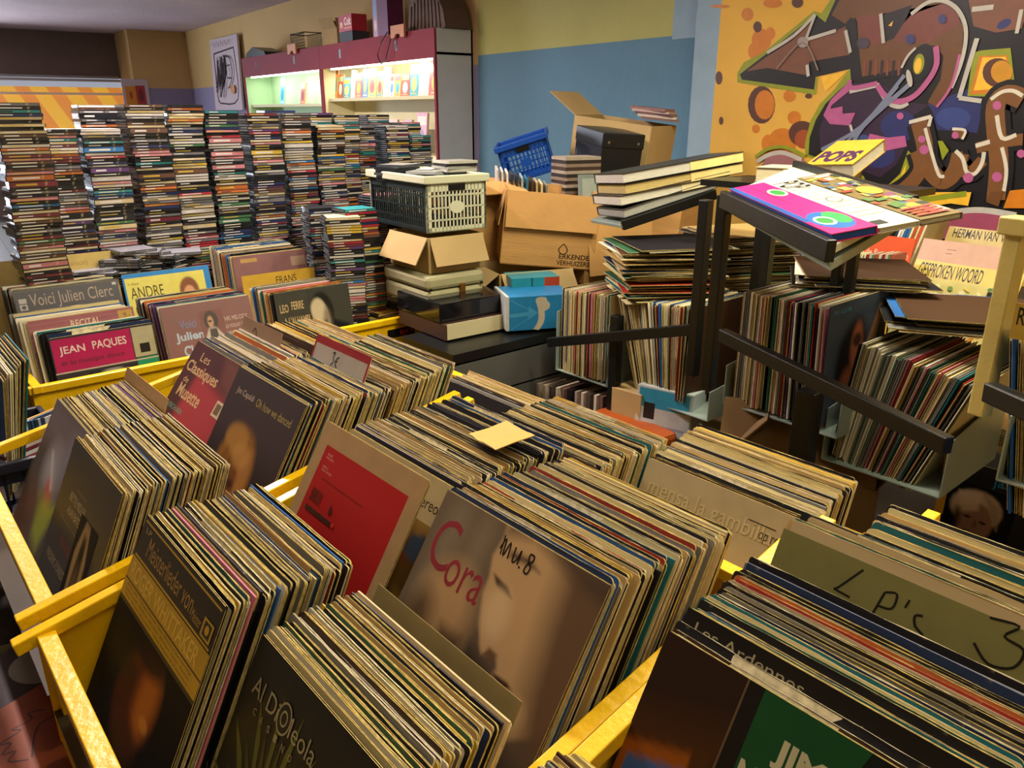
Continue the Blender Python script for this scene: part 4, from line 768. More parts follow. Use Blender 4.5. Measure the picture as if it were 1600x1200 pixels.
# packs in the rear crates; record planes run along B
def rc(nm, lab, px, py, a, lean, bg, d, **k): return cover('record_sleeve', lab, hitA(px, py, a), BRZ, lean, bg, d, **k)
def d_paq(a):
    a.rect(0, 0, 1, 1, '#2c2e38'); a.rect(.01, .02, .76, .36, '#a81c58'); a.text('JEAN', .07, .1, .24, .1, '#d8c8c8', .015); a.text('PAQUES', .38, .09, .33, .1, '#d8c8c8', .015); a.text('et sa musique douce', .07, .24, .6, .07, '#38283a')
    a.rect(.77, .02, .99, .34, '#a8a488'); a.rect(.83, .2, .93, .3, '#1c1c20'); a.rect(.78, .35, .99, .62, '#20906c'); a.rect(0, .36, 1, .375, '#b8b0a0')
    a.painting(.3, .4, .76, .9, '#2c2e38', [(E(.5, .55, .28, .45), '#a8a090', .1, 1), (E(.5, .2, .3, .2), '#b8b8b0', .1, .8), (E(.38, .5, .06, .03), '#3c3434', .03, .9), (E(.62, .5, .06, .03), '#3c3434', .03, .9), (E(.5, .8, .1, .03), '#6a3a38', .03, .9)], 32)
rc('', 'magenta and green cover lettered JEAN PAQUES at the front of the left crate', 75, 530, 2.74, 8, '#2c2e38', d_paq)
def d_rec(a):
    a.rect(0, 0, 1, 1, '#8c3c4c'); 
    for k in range(6): a.rect(.0, .04 + k * .05, 1, .045 + k * .05, '#a06070')
    a.text('RECITAL', .38, .05, .28, .075, '#d8c0a8', .01); a.text('MICHEL FUGAIN', .18, .2, .66, .1, '#c8b0b0', .015); a.rect(.84, .02, .98, .14, '#b08828'); a.text('9,-', .89, .05, .07, .06, '#3c2c10'); a.rect(0, .32, 1, 1, '#3a2434')
rc('', 'rose coloured cover lettered RECITAL with an orange price sticker', 42, 503, 2.80, 12, '#8c3c4c', d_rec, plastic=True)
def d_voi(a):
    a.rect(0, 0, 1, 1, '#26283a'); a.rect(.03, .08, .1, .13, '#a09c98'); a.rect(.03, .14, .1, .2, '#a09c98'); a.ell(.065, .17, .02, .02, '#26283a')
    a.text('Voici Julien Clerc', .13, .04, .8, .17, '#98887a', .0); a.rect(.94, .02, .98, .05, '#a8a8b0')
rc('', 'dark navy cover lettered Voici Julien Clerc in thin letters', 20, 457, 2.93, 14, '#26283a', d_voi, plastic=True)
def d_and(a):
    a.rect(0, 0, 1, 1, '#2878b8'); a.rect(.02, .05, .93, 1, '#c8c060'); a.text('ANDRE', .06, .16, .37, .13, '#3c3818', .0); a.text('CAPLION', .08, .36, .42, .13, '#3c3818'); a.text('le disque', .05, .1, .12, .04, '#6a6428')
    a.painting(.55, .1, .9, .55, '#c8c060', [(E(.5, .4, .33, .38), '#7a5038', .06, 1), (E(.5, .5, .2, .25), '#c0906c', .05, 1), (E(.42, .46, .04, .03), '#3a2418', .02, 1), (E(.58, .46, .04, .03), '#3a2418', .02, 1), (E(.5, .7, .07, .02), '#8c3a30', .02, 1), ([(.1, .9), (.9, .9), (.9, 1), (.1, 1)], '#5a3c2c', .05, 1)], 40)
rc('', 'yellow cover with blue border and the name ANDRE behind the left crate records', 189, 430, 3.04, 12, '#2878b8', d_and)
def d_jc2(a):
    a.rect(0, 0, 1, 1, '#6e3a3c'); a.text('Voici', .17, .17, .18, .09, '#5a6a9c', .01); a.text('Julien', .1, .3, .31, .12, '#9cb0c8', .03); a.text('Clerc', .16, .45, .25, .12, '#9cb0c8', .03); a.text('2', .29, .6, .05, .08, '#5a6a9c', .03)
    for k, (s, y) in enumerate([('THIS MELODY', .2), ('ELLE VOULAIT QUON', .29), ("L'APPELLE VENISE", .37)]): a.text(s, .64, y, .3, .05, '#b8a8a0')
    a.painting(.4, .1, .66, .75, '#6e3a3c', [(E(.45, .18, .3, .17), '#241418', .04, 1), (E(.42, .2, .13, .1), '#b08468', .03, 1), ([(.3, .3), (.6, .3), (.95, .5), (1, .62), (.8, .66), (.75, .85), (.25, .85), (.25, .66), (.02, .6), (.05, .5)], '#b0a8a0', .03, 1), ([(.32, .32), (.62, .32), (.75, .85), (.25, .85)], '#281c24', .03, 1), (E(.2, .72, .08, .05), '#b08468', .03, 1), (E(.7, .75, .12, .05), '#b08468', .03, 1), ([(.25, .82), (.75, .82), (.8, 1), (.2, 1)], '#202438', .03, 1), (E(.4, .19, .1, .015), '#14100f', .01, 1)], 56)
rc('', 'brown red cover with a curly haired man in waistcoat and blue lettering', 248, 482, 2.74, 16, '#6e3a3c', d_jc2, plastic=True)
def d_fer(a):
    a.rect(0, 0, 1, 1, '#3a3a34'); a.text('LEO', .05, .15, .11, .1, '#b09a70', .02); a.text('FERRE', .2, .13, .16, .1, '#b09a70', .02); a.text('A L\'ALHAMBRA', .08, .31, .4, .1, '#b09a70', .02)
    a.painting(.42, .02, 1, 1, '#3a3a34', [([(.1, .6), (.5, .4), (.9, .5), (1, 1), (0, 1)], '#15161a', .05, 1), (E(.3, .3, .27, .26, 20), '#1e1c18', .05, 1), (E(.26, .42, .2, .3, -8), '#a89c84', .04, 1), (E(.2, .26, .16, .14), '#b8ac90', .05, 1), (E(.2, .44, .04, .02), '#241e18', .02, 1), (E(.36, .42, .04, .02), '#241e18', .02, 1), ([(.27, .45), (.31, .45), (.33, .56), (.26, .56)], '#6e6452', .02, .8), (E(.3, .62, .07, .015), '#3a2c24', .02, 1), (E(.4, .5, .1, .25), '#6a6050', .1, .7), ([(.15, .7), (.4, .7), (.35, 1), (.15, 1)], '#8a806c', .05, .9)], 56)
rc('', 'black and white portrait cover lettered LEO FERRE A L\'ALHAMBRA in the right crate', 427, 459, 2.76, 9, '#3a3a34', d_fer)
def d_tag(a): a.text('FRANS', .2, .14, .2, .09, '#241c10'); a.text('(Chanson)', .42, .1, .2, .09, '#a08830')
def crd(lab, px, py, a_, w, h, c, d, lean=10): return card('divider_card', lab, hitA(px, py, a_), BRZ, lean, w, h, c, d, cat='sign')
crd('yellow divider card lettered FRANS at the far left behind the navy cover', -30, 412, 3.2, .42, .3, '#a89454', lambda a: (a.text('FRANS', .33, .1, .22, .09, '#241c10'), a.text('(chanson)', .58, .07, .2, .09, '#8a7030')))
crd('yellow divider card lettered FRANS behind the black and white portrait cover', 377, 432, 2.98, .31, .3, '#b89430', lambda a: a.text('FRANS', .45, .06, .28, .1, '#241c10'), 8)
b_ = rc('', 'dusty pink cover with a small medallion at the back of the right crate', 362, 402, 3.08, 10, '#7c5858', lambda a: (a.rect(0, 0, 1, 1, '#7c5858'), a.rect(.1, .04, .32, .09, '#a88850'), a.rect(.78, .08, .98, .2, '#98826c')))
lr = '{c} record sleeve, edge up, '
pack(hitA(72, 525, 2.75), hitA(52, 516, 2.78), BRZ, 9, 12, lr + 'between the magenta cover and the rose cover', 'records between the magenta and rose covers', 'cool', pitch=.006)
pack(hitA(34, 501, 2.81), hitA(12, 490, 2.88), BRZ, 12, 14, lr + 'behind the rose cover in the left crate', 'records behind the rose cover', 'cool', pitch=.006)
pack(hitA(16, 455, 2.945), hitA(0, 446, 3.08), BRZ, 12, 12, lr + 'between the navy cover and the yellow FRANS card', 'records behind the navy cover', 'cool', pitch=.007)
pack(hitA(243, 480, 2.75), hitA(212, 464, 2.90), BRZ, 16, 12, lr + 'behind the waistcoat man cover', 'records behind the waistcoat man cover', 'cool', pitch=.0065)
pack(hitA(422, 458, 2.77), hitA(392, 449, 2.90), BRZ, 9, 9, lr + 'behind the black and white portrait cover', 'records behind the black and white portrait', 'cool', pitch=.006, fixed={3: 'orange', 8: 'pink'})
pack(hitA(360, 400, 3.09), hitA(327, 385, 3.24), BRZ, 6, 4, lr + 'at the very back of the right crate', 'records at the back of the right crate', 'cool', pitch=.006, fixed={20: 'blue'})
tr0 = hitA(4, 592, 2.2); tr1 = hitA(42, 560, 2.2)
pack(tr0 + DA * L, tr1 + DA * L, ARZ, 8, 12, lr + 'in clear sleeves at the far left edge', 'plastic sleeved records at the far left edge', 'cool', pitch=.006)

# ------------------------------------------------------------------ jewel cases
CW, CD_, CH = .142, .125, .0102
def case_mesh(seed):
    b = MB(); r = random.Random(seed)
    b.box(-CW / 2, CW / 2, 0, CD_, 0, CH, M_PLAS)
    b.box(-CW / 2 + .003, CW / 2 - .003, -.0003, 0, .0013, CH - .0013, M_COV)                     # spine paper
    b.box(-CW / 2 - .0003, -CW / 2, .006, CD_ - .008, .004, .0062, M_PLW); b.box(CW / 2, CW / 2 + .0003, .006, CD_ - .008, .004, .0062, M_PLW)
    b.box(-CW / 2 + .012, CW / 2 - .002, .003, CD_ - .003, CH, CH + .0003, M_COV)                  # booklet showing through the lid
    x = -CW / 2 + .02; w = r.uniform(.03, .08)
    b.box(x, x + w, -.0005, -.0003, .0035, .0068, ink(r.choice(['#c8c8c8', '#202020', '#b8a040', '#d8d0c0']), .5))
    me = bpy.data.meshes.new('jewel_case'); bmesh.ops.recalc_face_normals(b.bm, faces=b.bm.faces); b.bm.to_mesh(me); b.bm.free()
    for m in b.mats: me.materials.append(m)
    return me
CASE = [case_mesh(i) for i in range(7)]
CCOL = {'black': '#1c1c22', 'white': '#b8b4b0', 'grey': '#6a6a70', 'navy': '#26305c', 'blue': '#2c6aa4', 'red': '#a02c3c', 'wine red': '#6a2c38', 'pink': '#b87880', 'yellow': '#bfa03a', 'cream': '#b8a884', 'green': '#3f6a48', 'teal': '#2c7c80', 'orange': '#b86838', 'purple': '#5a3c70', 'brown': '#5c4238'}
CW_ = ['black'] * 9 + ['white'] * 5 + ['grey'] * 6 + ['cream'] * 4 + ['navy'] * 3 + ['blue', 'red', 'wine red', 'wine red', 'pink', 'pink', 'yellow', 'green', 'teal', 'orange', 'purple', 'brown', 'brown']
CASES = []
def tower(P, ztop, rz, label, group, zb=.83, warm=0, lean=(0, 0), fixed=None):
    """P = front centre at the base"""
    rr = random.Random(sum(map(ord, group + label)) ); z = zb; wob = rr.uniform(0, 6); n = int((ztop - zb) / (CH + .0004))
    for i in range(n):
        ex = Vector((math.cos(rz), math.sin(rz), 0)); ey = Vector((-ex.y, ex.x, 0)); f = i / max(n, 1)
        off = ex * (.006 * math.sin(i * .13 + wob) + rr.uniform(-.004, .004) + lean[0] * f) + ey * (rr.uniform(-.004, .004) + lean[1] * f)
        c = (fixed or {}).get(n - 1 - i) or rr.choice(CW_ if not warm or rr.random() > .5 else ['brown', 'cream', 'wine red', 'pink', 'orange', 'cream', 'black'])
        p = Vector((P.x, P.y, 0)) + off + UP * z; k = 1.0
        if rr.random() < .05 and i < n - 2: k = 2.0
        CASES.append(dict(loc=p, rz=rz + math.radians(rr.gauss(0, 2.2)), me=CASE[rr.randrange(7)], c=c, label=label, group=group, k=k, top=i == n - 1))
        z += CH * k + .0004
        if z > ztop: break
TWR = [  # px centre, top y, A plane, label
 (24, 163, 3.02, 'leftmost tower of cases'), (86, 203, 3.28, 'second tower from the left, under the awning'), (158, 203, 3.28, 'third tower from the left'),
 (228, 166, 3.30, 'tall fourth tower from the left'), (286, 166, 3.32, 'tall fifth tower from the left'), (347, 174, 3.32, 'sixth tower from the left'),
 (410, 177, 3.32, 'seventh tower from the left, before the mint light'), (463, 178, 3.36, 'eighth tower from the left'), (515, 196, 3.38, 'ninth tower from the left'),
 (568, 198, 3.75, 'tower below the lit shelf left end'), (620, 199, 3.7, 'tower below the pink books'), (657, 212, 3.7, 'last tower beside the white side panel')]
for px, py, a_, lab in TWR:
    p = hitA(px, py, a_); zt = min(p.z, 1.70)
    nm = 'jewel_cases'
    tower(p, zt, BRZ, '{c} jewel case lying in the ' + lab, lab, zb=1.0 if a_ > 3.1 else .98, warm=px < 110)
for px, py, a_ in ((150, 168, 3.55), (188, 166, 3.55), (262, 166, 3.55), (436, 176, 3.55), (496, 178, 3.55), (540, 182, 3.6), (590, 182, 4.0), (640, 192, 4.0), (560, 196, 4.1)):
    p = hitA(px, py, a_); tower(p, min(p.z, 1.72), BRZ, '{c} jewel case in a tower of the second row', 'second row case towers', zb=1.0, warm=px < 200)
for px, py, a_, lab, fx, r_ in ((575, 330, 2.82, 'case tower standing near the white crate', {8: 'yellow', 15: 'yellow', 26: 'blue', 33: 'orange'}, .1), (612, 308, 2.98, 'case tower right behind the white crate corner', {4: 'yellow', 9: 'cream'}, -.1),
                           (543, 344, 2.78, 'crooked tower with thick yellow cases', {3: 'yellow', 4: 'yellow', 5: 'yellow', 9: 'red'}, .35), (516, 325, 3.05, 'tower leaning behind the crooked one', {}, .2)):
    p = hitA(px, py, a_); tower(p, p.z, BRZ - r_, '{c} jewel case in the ' + lab, lab, zb=.60 if a_ < 2.95 else .62, lean=(-.02, .01), fixed=fx)
# loose flat heaps before the towers and in the crate
for px, py, n, lab in ((185, 408, 5, 'heap at the foot of the third tower'), (240, 402, 6, 'heap at the foot of the fourth tower'), (285, 396, 5, 'heap at the foot of the fifth tower'), (215, 388, 4, 'upper heap at the tower feet'), (145, 420, 4, 'heap beside the yellow divider card'), (395, 395, 4, 'heap behind the pink cover')):
    p = hitA(px, py, 3.13); 
    for k in range(n): CASES.append(dict(loc=Vector((p.x, p.y, p.z - .05 + k * .0106)) , rz=BRZ + R.uniform(-.7, .7), me=CASE[k % 7], c=R.choice(['black', 'grey', 'black', 'cream', 'grey', 'brown']), label='{c} jewel case in the loose ' + lab, group='loose jewel cases at the tower feet', k=1, top=k == n - 1))
for px, py in ((570, 503), (600, 497), (632, 490), (655, 478), (640, 470), (612, 488)):
    p = hitA(px, py, 2.78)
    for k in range(3): CASES.append(dict(loc=Vector((p.x, p.y, p.z - .03 + k * .0106)), rz=BRZ + R.uniform(-.2, .2), me=CASE[k % 7], c=R.choice(['white', 'grey', 'cream', 'yellow', 'navy']), label='{c} jewel case lying flat at the front of the right crate', group='flat cases in the right crate', k=1, top=False))
b = MB(); TC = thing('case_table', 'dark riser table under the towers of jewel cases', 'table', ab(3.75, 1.25, .55), ARZ); b.box(-.55, .36, -1.1, 1.6, .4, .425, TW); b.obj('tabletop', TC)
b = MB(); b.box(-.5, .3, -1.05, 1.55, 0, .4, TW); b.obj('plinth', TC)
b = MB(); TD = thing('case_stand', 'dark stand carrying the leftmost tower of cases', 'stand', ab(3.09, .18, .55), ARZ); b.box(-.09, .11, -.2, .1, .0, .425, TW); b.obj('stand_body', TD)
def flush_cases():
    rr = random.Random(8)
    for c in CASES:
        x, y, z = proj(c['loc'] + UP * .01); c['s'] = z + (50 if x < -70 or x > 1660 or y > 430 + 80 or c['loc'].z < .9 and y > 470 else 0) + (1.5 if 'second row' in c['group'] else 0)
    CASES.sort(key=lambda c: c['s'])
    for c in CASES[:190]:
        o = bpy.data.objects.new('jewel_case', c['me']); COL.objects.link(o); o.location = c['loc']; o.rotation_euler = (0, 0, c['rz']); o.scale.z = c['k']
        v = lin(CCOL[c['c']]); k = rr.uniform(.8, 1.2); o.color = (v[0] * k, v[1] * k, v[2] * k, 1); tag(o, c['label'].replace('{c}', c['c']), 'jewel case', c['group'])
    b = MB(); vcm = b.mi(M_VC); cl = b.bm.loops.layers.float_color.new('Col')
    for c in CASES[190:]:
        T = Matrix.Translation(c['loc']) @ Matrix.Rotation(c['rz'], 4, 'Z') @ Matrix.Diagonal((1, 1, c['k'], 1)); v = lin(CCOL[c['c']]); k = rr.uniform(.8, 1.2); col = (v[0] * k, v[1] * k, v[2] * k, 1)
        vs = [b.bm.verts.new(T @ q.co) for q in c['me'].vertices]; mi = [b.mi(m) for m in c['me'].materials]
        for p in c['me'].polygons:
            f = b.bm.faces.new([vs[i] for i in p.vertices])
            if c['me'].materials[p.material_index] is M_COV:
                f.material_index = vcm
                for lp in f.loops: lp[cl] = col
            else: f.material_index = mi[p.material_index]
    o = b.obj('jewel_cases', recalc=False); tag(o, 'the remaining jewel cases filling the towers further back', 'jewel cases'); o['kind'] = 'stuff'

# ================================================================== CRATES AND BOXES in the middle
M_WPL = mat('white_crate_plastic', '#b9bba0', .4); M_DPL = mat('dark_crate_plastic', '#1c2628', .4)
def slotted(b, w, h, m, nx, ny, rim=.03, bar=.006, t=.004, oval=True):
    """slotted wall in x,z plane, thickness along y"""
    b.box(0, w, 0, t * 2, h - rim, h, m); b.box(0, w, 0, t * 2, 0, rim * .6, m); b.box(0, rim * .7, 0, t * 2, 0, h, m); b.box(w - rim * .7, w, 0, t * 2, 0, h, m)
    for k in range(1, nx): x = rim * .7 + (w - 1.4 * rim) * k / nx; b.box(x - bar / 2, x + bar / 2, 0, t, 0, h, m)
    for k in range(1, ny): z = h * k / ny; b.box(0, w, 0, t, z - bar / 2, z + bar / 2, m)
    if oval: b.prism([(w * .5 + w * .12 * math.cos(q / 14 * 6.283), h * .5 + h * .13 * math.sin(q / 14 * 6.283)) for q in range(14)], -.001, t, m)
def crate_obj(name, lab, loc, rz, w, d, h, mf, ms, rot=None, nx=14, ny=4):
    T = thing(name, lab, 'crate', loc, rz)
    if rot: T.rotation_euler = rot
    def put(nm, w_, m, M4, oval=True, nx_=nx):
        b = MB(); slotted(b, w_, h, m, nx_, ny, oval=oval); o = b.obj(nm, T); o.matrix_local = M4; return o
    fw = put('front_wall', w, mf, Matrix.Translation((0, 0, 0))); put('back_wall', w, mf, Matrix.Translation((0, d - .008, 0)), False)
    put('side_wall', d, ms, Matrix.Rotation(math.pi / 2, 4, 'Z') @ Matrix.Translation((0, -.008, 0)), False, int(nx * d / w)); put('side_wall', d, ms, Matrix.Translation((w, 0, 0)) @ Matrix.Rotation(math.pi / 2, 4, 'Z'), False, int(nx * d / w))
    b = MB(); b.box(0, w, 0, d, 0, .004, ms); b.obj('crate_base', T)
    b = MB(); r = .012; b.box(-r, w + r, -r, 0.004, h, h + .03, mf); b.box(-r, w + r, d - .004, d + r, h, h + .03, mf); b.box(-r, .004, 0, d, h, h + .03, mf); b.box(w - .004, w + r, 0, d, h, h + .03, mf); b.obj('rim', T, bevel=.004)
    b = MB(); b.box(w * .36, w * .64, -.004, -.001, h - .028, h - .004, M_BLK); b.obj('handle', fw, bevel=.008)
    return T
cpos = dep(668, 365, 3.0)
crate_obj('folding_crate', 'white and black folding crate topped with cases, standing on the cardboard box', cpos, BRZ - .08, .275, .48, .185, M_WPL, M_DPL)
ctop = cpos.z + .185
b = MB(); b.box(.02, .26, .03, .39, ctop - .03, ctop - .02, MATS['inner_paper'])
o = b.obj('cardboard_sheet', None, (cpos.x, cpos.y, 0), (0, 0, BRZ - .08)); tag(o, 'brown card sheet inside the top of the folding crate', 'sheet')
def flat(name, lab, px, py, z, w, d, h, rz, m, cat='case', group=None):
    p = hitZ(px, py, z + h); b = MB(); b.box(-w / 2, w / 2, -d / 2, d / 2, 0, h, m if not isinstance(m, str) else ink(m)); b.box(-w / 2 + .008, w / 2 - .004, -d / 2 + .004, d / 2 - .004, h, h + .0004, ink('#8c8c84')) if name == 'jewel_case' else None
    return tag(b.obj(name, None, (p.x, p.y, z), (0, 0, rz), bevel=.0008), lab, cat, group)
zc = ctop - .018
for (px, py, zt, n, lab, grp, cc, ra) in ((712, 250, 1.462, 7, 'case in the right heap on the folding crate', 'right heap on the folding crate', ['#a8a89c', '#16181c', '#8a8c84'], -.1), (622, 256, 1.447, 6, 'dark case in the left heap on the folding crate', 'left heap on the folding crate', ['#3a4044', '#1c2024', '#1c2024'], .3), (668, 266, 1.425, 4, 'clear case in the front heap on the folding crate', 'front heap on the folding crate', ['#9a9e9c', '#8c9090', '#5a6064'], .5)):
    p = hitZ(px, py, zt)
    for k in range(n):
        b = MB(); b.box(-.071, .071, -.0625, .0625, 0, .0102, ink(cc[k % 3])); b.box(-.06, .068, -.058, .058, .0102, .0106, ink('#8c8c84'))
        tag(b.obj('jewel_case', None, (p.x + R.uniform(-.006, .006), p.y + R.uniform(-.006, .006), zt - .0108 * (k + 1)), (0, 0, BRZ + ra + R.uniform(-.12, .12))), lab, 'case', grp)
b = MB(); b.box(-.05, .05, -.03, .03, 0, .002, ink('#d0d0c8')); p = hitZ(668, 264, 1.427); tag(b.obj('paper_slip', None, p, (0, 0, BRZ + .6)), 'white folded paper slip on the cases in the folding crate', 'paper')
# cardboard box with hanging flaps, metal case, player
p = dep(675, 430, 3.02); bx = p + DB * .13 + DA * .15
open_box('cardboard_box', 'cardboard box with hanging flaps between folding crate and beige metal case', Vector((bx.x, bx.y, 1.052)), .26, .3, .14, BRZ - .05, M_CARD2, (246, None, None, 240), fl=.115)
def rounded(name, lab, cat, corner, w, d, h, rz, m, lid=None, bev=.015):
    T = thing(name, lab, cat, corner, rz); b = MB(); b.box(0, w, 0, d, 0, h * (lid or 1), m); b.obj('body', T, bevel=bev)
    if lid: b = MB(); b.box(-.002, w + .002, -.002, d + .002, h * lid + .002, h, m); b.obj('lid', T, bevel=bev)
    return T
M_CASE = mat('beige_case_shell', '#8e8a68', .5, vary=.08, vscale=20)
p = dep(668, 472, 3.0); cz = .925
T = rounded('metal_case', 'beige metal case with brass clasp beneath the cardboard box', 'case', Vector((p.x, p.y, cz)), .27, .34, .125, BRZ - .05, M_CASE, .55)
b = MB(); b.box(.15, .175, -.008, -.002, .045, .085, mat('brass', '#8a6028', .4, .8)); b.obj('clasp', T.children[1], bevel=.002)
b = MB(); b.box(.01, .02, -.006, -.001, .07, .08, M_BLK); b.box(.25, .26, -.006, -.001, .07, .08, M_BLK); b.obj('rivet', T.children[0])
p = dep(697, 533, 2.9)
T = thing('record_player', 'black and cream record player with brown side beneath the metal case', 'record player', p, BRZ - .04)
b = MB(); b.box(0, .33, 0, .34, 0, .06, mat('brown_side', '#3c2820', .5)); cbd = b.obj('cabinet_body', T); b = MB(); b.box(.004, .326, -.004, 0, .003, .062, mat('cream_front', '#b0a784', .5)); b.obj('front_panel', cbd)
b = MB(); b.box(-.004, .334, .03, .344, .06, .135, mat('black_lacquer', '#0c0e12', .12, spec=.7)); b.obj('black_lid', T, bevel=.006)
# grey bench under it
p = dep(745, 545, 2.8); 
T = thing('metal_bench', 'dark grey metal shelf unit running behind the front bins', 'shelf', ab(2.28, 1.9, 0), ARZ); mg = mat('grey_metal', '#4a4a48', .45, vary=.05)
for k, (z0_, z1_, m) in enumerate([(.80, .835, M_BLK), (.66, .79, mg), (.52, .65, mg), (.3, .51, mg)]): b = MB(); b.box(-.16 + (.0 if k else -.02), .15, -.35, .62, z0_, z1_, m); b.obj('top_board' if not k else 'shelf_front', T)
b = MB(); b.box(-.14, .12, -.33, .6, 0, .3, mg); b.obj('base', T)
# removal box with printed droplet
def quadbox(name, lab, c, w, d, h, rot, m, flaps, fl, art=None, cat='box', t=.004):
    T, body = open_box(name, lab, c, w, d, h, rot[2], m, flaps, fl, tilt=(rot[0], rot[1]), cat=cat, art=art)
    return T
def art_rem(a):
    k = '#2c1e10'; a.text('ERKENDE', .62, .80, .33, .07, k, .02); a.text('VERHUIZERS', .6, .89, .36, .07, k, .02); a.stroke([(.66, .66), (.61, .74), (.64, .8), (.69, .79), (.7, .73), (.66, .66)], .012, k)
    a.poly([(.47, .33), (.5, .33), (.52, .42), (.58, .46), (.5, .46), (.46, .41)], '#14100a')
rb = dep(815, 400, 3.35)
quadbox('removal_box', 'large brown removal box printed ERKENDE VERHUIZERS, overfull with cases', Vector((rb.x, rb.y, 1.03)) + DB * .14 + DA * .02, .40, .30, .31, (.05, .09, BRZ - .62), M_CARD, (262, None, None, 262), .15, art_rem)
b_ = None
for k in range(11):
    px = 776 + k * 7.6; py = 262 + k * 2.4; p = dep(px, py, 3.45)
    b = MB(); b.box(-.004, .004, -.06, .06, -.12, 0, ink(['#b8b0a8', '#c8c0b8', '#d0c8c0', '#2c3440', '#2c3440', '#8aa0a8', '#246a8c', '#3c3028', '#b09a70', '#c8b890', '#7a7a70'][k])); 
    tag(b.obj('jewel_case', None, p, (.1, 0, BRZ - .62)), 'case standing upright and poking out of the removal box', 'case', 'cases poking out of the removal box')
def art_a(a): a.rect(.05, .3, .4, .31, '#3c2c18'); a.rect(.05, .42, .4, .43, '#3c2c18'); a.text('Leiden', .1, .33, .2, .07, '#3c2c18')
quadbox('cardboard_box', 'cardboard box marked Leiden standing behind the white folding crate', ab(2.86, 2.21, 1.0), .3, .3, .36, (0, 0, BRZ - .1), M_CARD, (205, None, None, None), .1, art_a)
# right box with hanging flap
p = dep(915, 445, 3.45)
quadbox('cardboard_box', 'brown box with a wide hanging flap behind the flat record pile', Vector((p.x, p.y, .94)) + DB * .14 + DA * .05, .34, .3, .28, (0, 0, BRZ - .25), M_CARD, (262, None, None, None), .24)
for k in range(16):
    p = dep(898, 330, 3.6); b = MB(); b.box(-.09, .09, -.07, .07, 0, .014, ink(['#3a2c28', '#7a6a5c', '#2a2424', '#94887a'][k % 4])); o = b.obj('video_case', None, Vector((p.x, p.y, 1.225 + k * .0148)), (0, 0, BRZ - .25 + R.uniform(-.06, .06))); tag(o, 'slim case in the stack on the brown box under the black box', 'case', 'cases stacked on the brown box')
p = dep(928, 330, 3.45); b = MB(); b.box(-.07, .07, -.01, .01, 0, .17, ink('#6a7670')); a = Art(b, (-.07, -.01, .17), (.14, 0, 0), (0, 0, -.17), (0, -1, 0)); a.rect(.08, .1, .9, .8, '#87918a'); a.rect(0, .9, 1, 1, '#b09a60')
tag(b.obj('video_case', None, Vector((p.x, p.y, 1.222)), (-.12, 0, BRZ - .35)), 'grey green case standing against the case stack', 'case')
for k in range(22):
    p = dep(962 + k * .4, 395, 3.55); b = MB(); b.box(-.07, .07, -.06, .06, 0, .0102, M_PLAS); o = b.obj('jewel_case', None, Vector((p.x, p.y, 1.0 + k * .0106)), (0, 0, BRZ - .5)); tag(o, 'dark case in the column between the brown boxes', 'case', 'dark case column between boxes')
b = MB(); b.box(-.09, .09, -.08, .08, .85, 1.0, M_CARD2); p = dep(962, 395, 3.55); tag(b.obj('cardboard_box', None, (p.x, p.y, 0), (0, 0, BRZ - .5)), 'small box carrying the column of dark cases', 'box')
# lower torn boxes and parcel
quadbox('cardboard_box', 'torn shadowed box beneath the removal box', ab(2.52, 2.22, .84), .34, .3, .18, (0, 0, BRZ - .3), M_CARD2, (228, None, None, 215), .12)
p = dep(800, 455, 3.12); b = MB(); b.box(0, .2, 0, .14, 0, .05, ink('#1f8090')); a = Art(b, (0, 0, .05), (.2, 0, 0), (0, 0, -.05), (0, -1, 0)); a.rect(.4, 0, .44, 1, '#14505c'); a.rect(.68, 0, 1, 1, '#a03818')
tag(b.obj('small_carton', None, p, (0, 0, BRZ - .45)), 'turquoise and orange carton on top of the blue parcel', 'box')
p = dep(796, 518, 3.0); b = MB(); b.box(0, .255, 0, .2, 0, .135, ink('#1c6ea0')); b.box(-.012, 0, 0, .2, 0, .137, ink('#a8aca8')); a = Art(b, (0, 0, .135), (.255, 0, 0), (0, 0, -.135), (0, -1, 0))
a.stroke([(.42, 1), (.5, .75), (.5, .4), (.46, .15)], .1, '#a89e8c'); a.ell(.54, .3, .1, .16, '#a89e8c'); a.ell(.5, .12, .09, .08, '#a89e8c'); a.poly([(0, .5), (.3, .45), (.3, .3), (.45, .5), (.3, .7), (.3, .58), (0, .6)], '#3a88b4'); a.stroke([(.02, .1), (.4, .5)], .02, '#3a88b4'); a.stroke([(.02, .95), (.35, .6)], .02, '#3a88b4')
tag(b.obj('blue_parcel', None, p, (0, 0, BRZ - .45), bevel=.002), 'blue carton with a pale figure beside the record player', 'box')
# black box, big brown box, blue crate
p = dep(935, 275, 3.75); T = thing('storage_box', 'black lidded box with metal corners on top of the case stack', 'box', Vector((p.x, p.y, 1.36)), BRZ - .42); T.rotation_euler = (.1, .06, BRZ - .35)
b = MB(); b.box(0, .22, 0, .3, 0, .17, mat('black_card', '#15181a', .35)); b.obj('box_body', T, bevel=.003); b = MB(); b.box(-.004, .224, -.004, .304, .13, .2, MATS['black_card']); b.obj('lid', T, bevel=.004)
b = MB(); 
for x in (.03, .19): b.box(x - .006, x + .006, -.007, -.003, .15, .162, mat('steel_corner', '#9a9a98', .3, .9))
b.obj('rivet', T)
b = MB(); b.box(0, .25, 0, .3, 0, .16, M_CARD2); p = dep(935, 330, 3.85); tag(b.obj('cardboard_box', None, Vector((p.x, p.y, 1.2)), (0, 0, BRZ - .42)), 'hidden box carrying the black lidded box', 'box')
p = dep(972, 268, 4.0)
